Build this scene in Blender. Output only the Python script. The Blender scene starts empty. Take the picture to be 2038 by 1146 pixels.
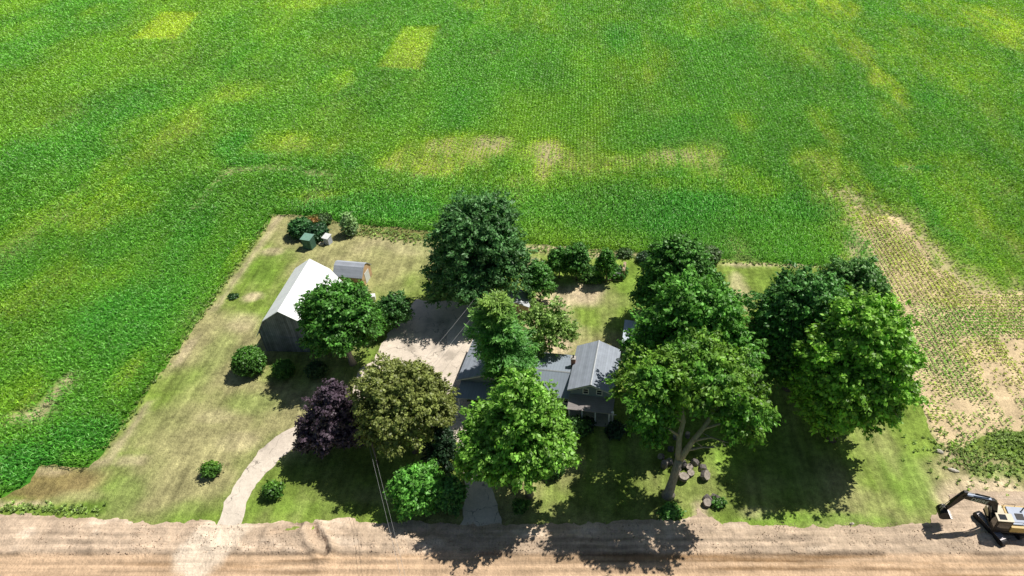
import bpy, bmesh, math, random
import numpy as np
from mathutils import Vector, Matrix
from mathutils.geometry import delaunay_2d_cdt

random.seed(7)
RNG = np.random.default_rng(11)
scene = bpy.context.scene
COL = scene.collection

# ------------------------------------------------------------------ survey
# drone position and attitude, used to survey ground positions of things
H = 70.0; PITCH = math.radians(38.2); FOC = 1359.0; VX = 1172.0; CY = 573.0
SP, CP = math.sin(PITCH), math.cos(PITCH)
def G(px, py, h=0.0):
    v = (py-CY)/FOC; den = SP+v*CP; zc = (H-h)/den
    return ((px-VX)/FOC*zc, zc*(CP-v*SP))
def Ga(px, py):
    px = np.asarray(px, float); py = np.asarray(py, float)
    v = (py-CY)/FOC; den = SP+v*CP; zc = H/den
    return (px-VX)/FOC*zc, zc*(CP-v*SP)
def scales(px, py):
    v = (py-CY)/FOC; zc = H/(SP+v*CP)
    y0 = G(px, py+1)[1]; y1 = G(px, py-1)[1]
    return FOC/zc, 2.0/(y1-y0)           # px per metre across, px per metre away
def poly(pts): return np.array([G(*p) for p in pts])

# ------------------------------------------------------------------ noise
def vnoise(x, y, seed=0):
    xi = np.floor(x).astype(np.int64); yi = np.floor(y).astype(np.int64)
    fx = x-xi; fy = y-yi; fx = fx*fx*(3-2*fx); fy = fy*fy*(3-2*fy)
    def h(a, b):
        n = (a*374761393 + b*668265263 + seed*974634777) & 0x7fffffff
        n = ((n ^ (n >> 13))*1274126177) & 0x7fffffff
        return ((n ^ (n >> 16)) & 0xffff)/65535.0
    return (h(xi, yi)*(1-fx)+h(xi+1, yi)*fx)*(1-fy)+(h(xi, yi+1)*(1-fx)+h(xi+1, yi+1)*fx)*fy
def fbm(x, y, seed=0, octs=4):
    s = 0; a = .5; t = 0
    for i in range(octs):
        s = s+a*vnoise(x, y, seed+i*17); t += a; x = x*2.03+5.1; y = y*2.03+1.7; a *= .5
    return s/t
def inpoly(x, y, P):
    x = np.asarray(x); y = np.asarray(y)
    r = np.zeros(x.shape, bool); n = len(P)
    for i in range(n):
        x0, y0 = P[i]; x1, y1 = P[(i+1) % n]
        if y0 == y1: continue
        c = ((y0 > y) != (y1 > y)) & (x < (x1-x0)*(y-y0)/(y1-y0)+x0)
        r ^= c
    return r
def segdist(x, y, P, closed=False):
    d = np.full(np.shape(x), 1e9)
    for i in range(len(P)-(0 if closed else 1)):
        x0, y0 = P[i]; x1, y1 = P[(i+1) % len(P)]
        dx, dy = x1-x0, y1-y0; L = dx*dx+dy*dy+1e-9
        t = np.clip(((x-x0)*dx+(y-y0)*dy)/L, 0, 1)
        d = np.minimum(d, np.hypot(x-x0-t*dx, y-y0-t*dy))
    return d
def smooth(a, b, x):
    t = np.clip((x-a)/(b-a), 0, 1); return t*t*(3-2*t)
def blob(x, y, px, py, rx, ry, warp=.35, seed=3):
    cx, cy = G(px, py); sx, sy = scales(px, py)
    n = (fbm(x*.12, y*.12, seed+int(px))-.5)*warp*2.5
    d = np.sqrt(((x-cx)*sx/rx)**2+((y-cy)*sy/ry)**2)+n
    return 1-smooth(.45, 1.1, d)

# ------------------------------------------------------------------ object helpers
def tag(o, label=None, cat=None, group=None, kind=None):
    if label: o['label'] = label
    if cat: o['category'] = cat
    if group: o['group'] = group
    if kind: o['kind'] = kind
    return o
def empty(name, loc, label, cat, rz=0.0, group=None):
    o = bpy.data.objects.new(name, None); COL.objects.link(o)
    o.location = loc; o.rotation_euler = (0, 0, rz); o.empty_display_size = .3
    return tag(o, label, cat, group)
def link(name, me, mat, parent=None, smooth_=False):
    o = bpy.data.objects.new(name, me); COL.objects.link(o)
    if mat is not None: me.materials.append(mat)
    if parent is not None: o.parent = parent
    if smooth_:
        me.polygons.foreach_set('use_smooth', [True]*len(me.polygons))
    return o
def np_mesh(name, V, F, col=None):
    """V (n,3), F (m,k) with constant k"""
    me = bpy.data.meshes.new(name); n, m, k = len(V), len(F), F.shape[1]
    me.vertices.add(n); me.vertices.foreach_set('co', np.ascontiguousarray(V, np.float32).ravel())
    me.loops.add(m*k); me.loops.foreach_set('vertex_index', np.ascontiguousarray(F, np.int32).ravel())
    me.polygons.add(m); me.polygons.foreach_set('loop_start', np.arange(0, m*k, k, dtype=np.int32))
    me.update(calc_edges=True)
    if col is not None:
        a = me.color_attributes.new('Col', 'FLOAT_COLOR', 'POINT')
        c = np.ones((n, 4), np.float32); c[:, :3] = col
        a.data.foreach_set('color', c.ravel())
    return me

class MB:
    def __init__(s): s.bm = bmesh.new()
    def poly(s, pts):
        return s.bm.faces.new([s.bm.verts.new(p) for p in pts])
    def prism(s, prof, a, b, axis='y'):
        """prof: list of (u,z); extrude from a to b along axis"""
        f = (lambda u, z, t: (u, t, z)) if axis == 'y' else (lambda u, z, t: (t, u, z))
        A = [s.bm.verts.new(f(u, z, a)) for u, z in prof]; B = [s.bm.verts.new(f(u, z, b)) for u, z in prof]
        s.bm.faces.new(A); s.bm.faces.new(B[::-1]); n = len(prof)
        for i in range(n): s.bm.faces.new((A[i], B[i], B[(i+1) % n], A[(i+1) % n]))
        return s
    def box(s, x0, x1, y0, y1, z0, z1):
        return s.prism([(x0, z0), (x1, z0), (x1, z1), (x0, z1)], y0, y1)
    def bar(s, p, q, w, h=None):
        """box beam from p to q"""
        h = h or w; p = Vector(p); q = Vector(q); d = (q-p).normalized()
        u = d.cross(Vector((0, 0, 1)))
        if u.length < 1e-3: u = Vector((1, 0, 0))
        u.normalize(); v = u.cross(d)
        R = [[s.bm.verts.new(c+u*w/2*a+v*h/2*b) for a, b in ((-1, -1), (1, -1), (1, 1), (-1, 1))] for c in (p, q)]
        s.bm.faces.new(R[0]); s.bm.faces.new(R[1][::-1])
        for i in range(4): s.bm.faces.new((R[0][i], R[1][i], R[1][(i+1) % 4], R[0][(i+1) % 4]))
        return s
    def tube(s, pts, rad, n=8, cap=True):
        rings = []; pts = [Vector(p) for p in pts]
        u = None
        for i, p in enumerate(pts):
            d = (pts[min(i+1, len(pts)-1)]-pts[max(i-1, 0)]).normalized()
            if u is None:
                u = d.cross(Vector((0, 0, 1)))
                if u.length < 1e-3: u = Vector((1, 0, 0))
            u = (u-d*u.dot(d)).normalized(); v = d.cross(u)
            r = rad[i] if hasattr(rad, '__len__') else rad
            rings.append([s.bm.verts.new(p+(u*math.cos(2*math.pi*k/n)+v*math.sin(2*math.pi*k/n))*r) for k in range(n)])
        for a, b in zip(rings, rings[1:]):
            for k in range(n): s.bm.faces.new((a[k], a[(k+1) % n], b[(k+1) % n], b[k]))
        if cap: s.bm.faces.new(rings[0][::-1]); s.bm.faces.new(rings[-1])
        return s
    def build(s, name, mat, parent=None, smooth_=False, bevel=0, loc=None):
        bmesh.ops.recalc_face_normals(s.bm, faces=s.bm.faces[:])
        if bevel:
            bmesh.ops.bevel(s.bm, geom=[e for e in s.bm.edges if len(e.link_faces) == 2 and e.calc_face_angle() > .5],
                            offset=bevel, segments=2, affect='EDGES', profile=.6)
        me = bpy.data.meshes.new(name); s.bm.to_mesh(me); s.bm.free()
        o = link(name, me, mat, parent, smooth_)
        if loc: o.location = loc
        return o

# ------------------------------------------------------------------ materials
def nt(name):
    m = bpy.data.materials.new(name); m.use_nodes = True; t = m.node_tree
    b = t.nodes['Principled BSDF']; return m, t, b
def N(t, kind, **kw):
    n = t.nodes.new(kind)
    for k, v in kw.items():
        if hasattr(n, k): setattr(n, k, v)
        else: n.inputs[k.replace('_', ' ')].default_value = v
    return n
def tex_coord(t, scale=(1, 1, 1), kind='Object'):
    tc = N(t, 'ShaderNodeTexCoord'); mp = N(t, 'ShaderNodeMapping'); mp.inputs['Scale'].default_value = scale
    t.links.new(tc.outputs[kind], mp.inputs['Vector']); return mp.outputs['Vector']
def noise_fac(t, vec, scale, detail=4, lo=.3, hi=.7, a=0., b=1.):
    n = N(t, 'ShaderNodeTexNoise'); n.inputs['Scale'].default_value = scale; n.inputs['Detail'].default_value = detail
    t.links.new(vec, n.inputs['Vector'])
    r = N(t, 'ShaderNodeMapRange'); r.inputs['From Min'].default_value = lo; r.inputs['From Max'].default_value = hi
    r.inputs['To Min'].default_value = a; r.inputs['To Max'].default_value = b
    t.links.new(n.outputs['Fac'], r.inputs['Value']); return r.outputs['Result']
def mul(t, a, b):
    m = N(t, 'ShaderNodeMath', operation='MULTIPLY')
    for i, v in enumerate((a, b)):
        if isinstance(v, (int, float)): m.inputs[i].default_value = v
        else: t.links.new(v, m.inputs[i])
    return m.outputs[0]
def scale_col(t, col, fac):
    m = N(t, 'ShaderNodeVectorMath', operation='SCALE')
    t.links.new(col, m.inputs[0])
    if isinstance(fac, (int, float)): m.inputs['Scale'].default_value = fac
    else: t.links.new(fac, m.inputs['Scale'])
    return m.outputs[0]
def mixc(t, a, b, f):
    m = N(t, 'ShaderNodeMix', data_type='RGBA')
    for i, v in ((6, a), (7, b)):
        if isinstance(v, tuple): m.inputs[i].default_value = v+(1,)
        else: t.links.new(v, m.inputs[i])
    if isinstance(f, float): m.inputs[0].default_value = f
    else: t.links.new(f, m.inputs[0])
    return m.outputs[2]
def bump(t, b, h, dist=.05, strength=1.):
    n = N(t, 'ShaderNodeBump'); n.inputs['Distance'].default_value = dist; n.inputs['Strength'].default_value = strength
    t.links.new(h, n.inputs['Height']); t.links.new(n.outputs[0], b.inputs['Normal'])

def m_attr_ground(name, rough=.95, fine=9., amp=.35, streak=None, bumpd=.06, specks=None):
    m, t, b = nt(name)
    at = N(t, 'ShaderNodeAttribute'); at.attribute_name = 'Col'
    v = tex_coord(t)
    f1 = noise_fac(t, v, .35, 6, .3, .7, 1-amp*.7, 1+amp*.7)
    f2 = noise_fac(t, v, fine, 3, .25, .75, 1-amp, 1+amp)
    f3 = noise_fac(t, v, 1.7, 5, .3, .7, 1-amp*.6, 1+amp*.6)
    f = mul(t, mul(t, f1, f2), f3)
    if name == 'dirt':
        vq = tex_coord(t, (.04, 1.6, 1)); f = mul(t, f, noise_fac(t, vq, 1., 6, .35, .65, .9, 1.1)); vr = tex_coord(t, (4.5, .8, 1)); f = mul(t, f, noise_fac(t, vr, 1., 2, .3, .7, .9, 1.08))
    if streak:
        vs = tex_coord(t, streak); f = mul(t, f, noise_fac(t, vs, 1., 4, .3, .7, 1-amp*.55, 1+amp*.55))
    c = scale_col(t, at.outputs['Color'], f)
    if specks:
        sc = noise_fac(t, v, specks[1], 2, specks[2], specks[2]+.06, 0., specks[3]); c = mixc(t, c, specks[0], sc)
    t.links.new(c, b.inputs['Base Color']); b.inputs['Roughness'].default_value = rough
    b.inputs['Specular IOR Level'].default_value = .1
    n2 = noise_fac(t, v, 4., 6, .2, .8); bump(t, b, n2, bumpd)
    return m

def m_leaf(name, trans=.3, tint=(1., 1., .6)):
    m, t, b = nt(name)
    at = N(t, 'ShaderNodeAttribute'); at.attribute_name = 'Col'
    t.links.new(at.outputs['Color'], b.inputs['Base Color']); b.inputs['Roughness'].default_value = .48
    b.inputs['Specular IOR Level'].default_value = .45
    tr = N(t, 'ShaderNodeBsdfTranslucent'); mx = N(t, 'ShaderNodeMixShader'); mx.inputs[0].default_value = trans
    vm = N(t, 'ShaderNodeVectorMath', operation='MULTIPLY'); vm.inputs[1].default_value = tint
    t.links.new(at.outputs['Color'], vm.inputs[0]); t.links.new(vm.outputs[0], tr.inputs['Color'])
    t.links.new(b.outputs[0], mx.inputs[1]); t.links.new(tr.outputs[0], mx.inputs[2])
    t.links.new(mx.outputs[0], t.nodes['Material Output'].inputs['Surface']); return m

def m_plain(name, col, rough=.7, var=.2, scale=3., metal=0., bumpd=0., vscale=(1, 1, 1), spec=.3):
    m, t, b = nt(name); v = tex_coord(t, vscale)
    f = mul(t, noise_fac(t, v, scale, 5, .3, .7, 1-var, 1+var), noise_fac(t, v, scale*6, 3, .3, .7, 1-var*.5, 1+var*.5))
    rgb = N(t, 'ShaderNodeRGB'); rgb.outputs[0].default_value = col+(1,)
    t.links.new(scale_col(t, rgb.outputs[0], f), b.inputs['Base Color'])
    b.inputs['Roughness'].default_value = rough; b.inputs['Metallic'].default_value = metal
    b.inputs['Specular IOR Level'].default_value = spec
    if bumpd: bump(t, b, f, bumpd)
    return m
def m_ribbed(name, col, axis, period, var=.12, rough=.6, depth=.02, dark=.75, spec=.3, duty=.85):
    """boards, shingle courses or metal ribs repeated along one object axis"""
    m, t, b = nt(name); tc = N(t, 'ShaderNodeTexCoord'); sx = N(t, 'ShaderNodeSeparateXYZ')
    t.links.new(tc.outputs['Object'], sx.inputs[0])
    fr = N(t, 'ShaderNodeMath', operation='FRACT'); t.links.new(mul(t, sx.outputs[axis], 1/period), fr.inputs[0])
    gt = N(t, 'ShaderNodeMapRange'); gt.inputs['From Min'].default_value = duty; gt.inputs['From Max'].default_value = duty+.05
    gt.inputs['To Min'].default_value = 1; gt.inputs['To Max'].default_value = dark
    t.links.new(fr.outputs[0], gt.inputs['Value'])
    fl = N(t, 'ShaderNodeMath', operation='FLOOR'); t.links.new(mul(t, sx.outputs[axis], 1/period), fl.inputs[0])
    wn = N(t, 'ShaderNodeTexWhiteNoise', noise_dimensions='1D'); t.links.new(fl.outputs[0], wn.inputs['W'])
    wr = N(t, 'ShaderNodeMapRange'); wr.inputs['To Min'].default_value = 1-var; wr.inputs['To Max'].default_value = 1+var*.5
    t.links.new(wn.outputs[0], wr.inputs['Value'])
    v = tex_coord(t); f = noise_fac(t, v, 1.1, 6, .3, .7, 1-var, 1+var)
    f2 = noise_fac(t, v, 14., 3, .3, .7, 1-var*.6, 1+var*.6)
    rgb = N(t, 'ShaderNodeRGB'); rgb.outputs[0].default_value = col+(1,)
    c = scale_col(t, rgb.outputs[0], mul(t, mul(t, gt.outputs[0], wr.outputs[0]), mul(t, f, f2)))
    t.links.new(c, b.inputs['Base Color']); b.inputs['Roughness'].default_value = rough
    b.inputs['Specular IOR Level'].default_value = spec
    bump(t, b, gt.outputs[0], depth, .8); return m

M_LEAF = m_leaf('leaf_foliage', .3)
M_CORN = m_leaf('crop_leaf', .3, (1., 1., .5))
M_BARK = m_plain('bark_grey', (.20, .165, .14), .95, .35, 3., bumpd=.05, vscale=(3, 3, .5))
M_BARKL = m_plain('bark_pale', (.33, .29, .26), .95, .35, 3., bumpd=.05, vscale=(3, 3, .5))
M_LAWN = m_attr_ground('lawn_grass', fine=11., amp=.42, streak=(1.3, .10, 1), bumpd=.1)
M_SOIL = m_attr_ground('field_soil', fine=7., amp=.3, bumpd=.08)
M_DIRT = m_attr_ground('dirt', fine=9., amp=.18, streak=(.06, 5., 1), bumpd=.07)

# ------------------------------------------------------------------ camera, sun, sky
cam = bpy.data.objects.new('camera', bpy.data.cameras.new('camera')); COL.objects.link(cam)
cam.location = (0, 0, H); cam.rotation_euler = (math.radians(90)-PITCH, 0, 0)
cam.data.sensor_width = 36; cam.data.lens = 36*FOC/2038; cam.data.shift_x = -(VX-1019)/2038
cam.data.clip_end = 6000; cam.data.clip_start = .5
scene.camera = cam
SUNV = Vector((.53, .34, 1)).normalized()
elev = math.asin(SUNV.z); azim = math.atan2(SUNV.x, SUNV.y)
sl = bpy.data.lights.new('sun', 'SUN'); sl.energy = 5.0; sl.angle = math.radians(.5); sl.color = (1, .955, .88)
so = bpy.data.objects.new('sun', sl); COL.objects.link(so)
so.rotation_euler = SUNV.to_track_quat('Z', 'Y').to_euler(); so.location = SUNV*200
w = bpy.data.worlds.new('World'); scene.world = w; w.use_nodes = True
bg = w.node_tree.nodes['Background']; sky = w.node_tree.nodes.new('ShaderNodeTexSky')
sky.sky_type = 'NISHITA'; sky.sun_disc = False; sky.sun_elevation = elev; sky.sun_rotation = azim
w.node_tree.links.new(sky.outputs[0], bg.inputs[0]); bg.inputs[1].default_value = .052
scene.view_settings.view_transform = 'Standard'; scene.view_settings.look = 'None'; scene.view_settings.exposure = 0
scene.cycles.max_bounces = 6; scene.cycles.transparent_max_bounces = 4

# ------------------------------------------------------------------ land use (ground coordinates)
P_YARD = poly([(546, 427), (600, 428), (640, 434), (700, 447), (790, 453), (870, 462), (1050, 484), (1200, 497), (1340, 508), (1500, 521),
               (1640, 530), (1737, 534), (1752, 575), (1775, 640), (1800, 720), (1830, 800), (1862, 878), (1900, 900), (1960, 860), (2200, 850), (2300, 1056),
               (1870, 1056), (400, 1052), (-300, 1042), (-300, 1010), (-60, 1000), (0, 990), (60, 960), (82, 922), (175, 934), (203, 905)])
P_SPARSE = poly([(1690, 395), (1720, 425), (1790, 432), (1830, 480), (1868, 528), (1905, 560), (1960, 588), (2300, 588), (2300, 850), (1960, 860),
                 (1900, 900), (1862, 880), (1830, 800), (1800, 720), (1775, 640), (1752, 575), (1737, 534), (1733, 490), (1712, 440)])
ROWZ = [(1250, 150, 380, 170, .8), (980, 200, 200, 120, .7), (1020, 290, 160, 40, .8), (1380, 300, 200, 40, .7), (1800, 520, 100, 60, .5)]
P_BLOCK = poly([(1905, 588), (2300, 580), (2320, 740), (1990, 725), (1945, 640)])
YEL = [(1760, 440, 90, 90, .5), (1960, 400, 120, 120, .4), (1860, 120, 160, 110, .4), (200, 420, 140, 60, .4), (120, 560, 100, 50, .4), (330, 260, 120, 50, .35), (1600, 60, 120, 60, .4),  (665, 170, 40, 35, .45), (560, 290, 75, 30, .6), (860, 325, 150, 35, .75), (930, 295, 110, 30, .8),
       (640, 300, 60, 26, .4), (1090, 305, 60, 32, .7), (1080, 345, 28, 30, .8), (1350, 315, 130, 28, .65), (1180, 330, 160, 26, .5), (1480, 250, 42, 22, .45),
       (1640, 340, 70, 60, .6), (1700, 390, 60, 50, .7), (1625, 120, 40, 60, .3), (1660, 25, 60, 45, .8), (1700, 95, 40, 50, .7), (1760, 170, 34, 60, .8), (1790, 250, 30, 50, .4), (1560, 10, 60, 25, .7),
       (1480, 15, 60, 22, .6), (1980, 60, 90, 70, .8), (1860, 30, 70, 40, .5), (1960, 470, 90, 90, .6), (2020, 560, 60, 60, .7), (1880, 560, 60, 40, .7), (1810, 340, 40, 22, .4),
       (110, 430, 80, 26, .35), (260, 340, 70, 60, .35), (120, 250, 60, 40, .3), (480, 190, 50, 30, .3), (1390, 40, 90, 40, .35), (1050, 30, 90, 45, .3), (1270, 120, 80, 60, .3),
       (60, 600, 90, 60, .4), (40, 790, 70, 60, .5), (30, 470, 60, 50, .35), (230, 560, 60, 60, .25), (250, 760, 30, 60, .4), (470, 520, 18, 60, .4),
       (1640, 250, 40, 50, .45), (1330, 210, 80, 30, .2), (1500, 380, 100, 30, .35), (1440, 350, 120, 30, .35), (980, 360, 120, 22, .3), (620, 395, 80, 14, .45), (1350, 380, 100, 20, .35),
       (1900, 200, 60, 80, .3), (2000, 300, 40, 80, .3), (60, 60, 60, 30, .2), (200, 30, 50, 25, .25), (1870, 400, 40, 30, .3), (600, 10, 90, 18, .35), (950, 15, 60, 18, .4)]
THIN = [(980, 285, 46, 22, .5), (1095, 305, 35, 22, .5), (1080, 345, 16, 26, .45), (890, 290, 40, 20, .3), (1345, 312, 60, 20, .35), (1700, 400, 40, 34, .55), (1790, 445, 44, 26, .6), (540, 335, 70, 7, .6),
        (475, 338, 40, 9, .6), (120, 790, 14, 50, .55), (95, 815, 30, 18, .8), (50, 832, 60, 13, .55), (120, 430, 34, 14, .4), (640, 345, 50, 6, .5), (1830, 495, 22, 40, .5), (1720, 460, 26, 60, .45), (1810, 335, 20, 12, .45)]
DARK = [(1280, 420, 330, 60, .5), (770, 420, 200, 34, .5), (470, 290, 42, 36, .6), (500, 320, 60, 20, .5), (1820, 343, 80, 6, .8), (1860, 200, 60, 60, .35), (250, 640, 120, 120, .4), (160, 260, 150, 120, .3),
        (1720, 500, 40, 50, .6), (60, 930, 80, 60, .6), (180, 870, 90, 40, .5), (1240, 80, 50, 40, .4), (700, 330, 40, 20, .3), (1620, 430, 70, 20, .4), (380, 480, 70, 80, .35), (1300, 250, 110, 90, .3), (860, 220, 160, 60, .2), (540, 140, 90, 50, .25), (1840, 430, 20, 60, .4)]
LINES = [([(388, 412), (425, 372), (462, 338), (540, 332), (640, 345)], .5), ([(60, 830), (100, 795), (130, 755)], .8), ([(205, 908), (543, 432)], .0)]
PATCH1 = poly([(252, 86), (318, 27), (412, 27), (358, 86)]); PATCH2 = poly([(738, 143), (800, 56), (884, 54), (846, 150)])
def field_state(x, y):
    """yellowness, thinness, darkness, sparse-young-crop mask"""
    ye = np.zeros(x.shape); th = np.zeros(x.shape); da = np.zeros(x.shape)
    for b in YEL: ye = np.maximum(ye, b[4]*blob(x, y, *b[:4]))
    brk = .55+.75*smooth(.38, .62, fbm(x*.9, y*.14, 101, 3)); ye = ye*brk*.95; 
    for Q in (PATCH1, PATCH2): ye = np.maximum(ye, .72*(inpoly(x, y, Q)*smooth(0, 2.5, segdist(x, y, Q, True)))*(.75+.5*fbm(x*.1, y*.1, 6, 3)))
    for b in THIN: th = np.maximum(th, b[4]*.85*blob(x, y, *b[:4]))*1.0
    th = th*(.55+.7*smooth(.38, .62, fbm(x*1.1, y*.25, 102, 3)))
    for b in DARK: da = np.maximum(da, b[4]*blob(x, y, *b[:4]))
    n = fbm(x*.035, y*.02, 5, 4); ye = np.clip(ye*.95+smooth(.5, .78, n)*.30+smooth(.45, .75, fbm(x*.22, y*.05, 77, 3))*.10, 0, 1)
    th = np.clip(th+smooth(.62, .8, fbm(x*.11, y*.05, 9, 4))*.22, 0, 1)
    for L, wd in LINES:
        if wd > 0: th = np.maximum(th, .72*(1-smooth(wd*.5, wd*1.6, segdist(x, y, poly(L))+(fbm(x*.5, y*.5, 4, 3)-.5)*1.4)))
    es = segdist(x, y, P_SPARSE, True); eg = (1-smooth(1., 8., es+(fbm(x*.3, y*.3, 19, 3)-.5)*7)); ye = np.maximum(ye, .8*eg*brk); th = np.maximum(th, .4*eg*brk)
    sp = inpoly(x+(fbm(x*.4, y*.4, 8, 3)-.5)*3, y+(fbm(x*.4, y*.4, 18, 3)-.5)*3, P_SPARSE)
    return ye, th, da, sp
C_G = np.array((.145, .42, .036)); C_Y = np.array((.43, .62, .03)); C_D = np.array((.060, .375, .045)); C_SOIL = np.array((.60, .50, .30))
def crop_colour(x, y, ye, da):
    c = C_G[None, :]*(1-ye[:, None])+C_Y[None, :]*ye[:, None]
    c = c*(1-da[:, None])+C_D[None, :]*da[:, None]
    n = fbm(x*.09, y*.05, 31, 4)[:, None]
    c = c*1.04*(.82+.36*n)
    far = smooth(120, 260, y)[:, None]          # crop colour slightly lighter further out
    return c*(1+.12*far)

# ------------------------------------------------------------------ ground sheets
def grid_sheet(name, xs, ys, zf, cf, mat, keep=None):
    X, Y = np.meshgrid(xs, ys); x = X.ravel(); y = Y.ravel()
    V = np.stack([x, y, zf(x, y)], 1); nx, ny = len(xs), len(ys)
    i = np.arange(nx-1)[None, :]+nx*np.arange(ny-1)[:, None]; i = i.ravel()
    F = np.stack([i, i+1, i+1+nx, i+nx], 1)
    return link(name, np_mesh(name, V, F, cf(x, y)), mat)
def soil_col(x, y):
    ye, th, da, sp = field_state(x, y)
    c = crop_colour(x, y, ye, da)*.5; ym = (smooth(.3, .9, ye)*.55)[:, None]; c = c*(1-ym)+C_SOIL*.75*ym
    s = np.clip(th*1.2, 0, 1)[:, None]; c = c*(1-s)+C_SOIL*.8*s
    spm = sp[:, None]; n = fbm(x*.15, y*.15, 40, 4)[:, None]
    c = np.where(spm, C_SOIL*np.array((1., .93, .95))*(.85+.35*n), c)
    return c
gx = np.concatenate([[-3000, -900, -400], np.arange(-260, 230, 1.3), [400, 900, 3000]])
gy = np.concatenate([[-800, -200, 10], np.arange(30, 330, 1.3), [450, 900, 3500]])
g = grid_sheet('field_soil', gx, gy, lambda x, y: np.zeros(x.shape), soil_col, M_SOIL)
tag(g, kind='structure')

def cdt_sheet(name, pts, step, jitter, z, cf, mat, relief=None, seed=1, clamp_edge=True):
    """sheet with a wandering outline, interior points on a grid"""
    P = []; rs = np.random.default_rng(seed)
    for i in range(len(pts)):
        a = np.array(pts[i]); b = np.array(pts[(i+1) % len(pts)]); L = np.hypot(*(b-a)); n = max(1, int(L/step*1.6))
        t = np.arange(n)/n; P.append(a+(b-a)*t[:, None])
    P = np.concatenate(P)
    P = P+np.stack([fbm(P[:, 0]*.9, P[:, 1]*.9, seed, 4)-.5, fbm(P[:, 0]*.9, P[:, 1]*.9, seed+50, 4)-.5], 1)*jitter*2
    x0, y0 = P.min(0); x1, y1 = P.max(0)
    X, Y = np.meshgrid(np.arange(x0, x1, step), np.arange(y0, y1, step)); x = X.ravel(); y = Y.ravel()
    x = x+rs.uniform(-.25, .25, x.shape)*step; y = y+rs.uniform(-.25, .25, y.shape)*step
    k = inpoly(x, y, P) & (segdist(x, y, P, True) > step*.45); I = np.stack([x[k], y[k]], 1)
    A = np.concatenate([P, I]); n = len(P)
    vo, eo, fo, *_ = delaunay_2d_cdt([Vector(p) for p in A], [(i, (i+1) % n) for i in range(n)], [], 1, 1e-5)
    V = np.array([(v.x, v.y, z) for v in vo]); F = np.array([f for f in fo if len(f) == 3])
    if relief is not None:
        d = segdist(V[:, 0], V[:, 1], P, True); V[:, 2] += relief(V[:, 0], V[:, 1], d)
    # face up
    a, b, c = V[F[:, 0]], V[F[:, 1]], V[F[:, 2]]
    s = np.cross(b-a, c-a)[:, 2] < 0; F[s] = F[s][:, ::-1]
    o = link(name, np_mesh(name, V, F, cf(V[:, 0], V[:, 1])), mat, smooth_=relief is not None)
    return o

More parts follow.
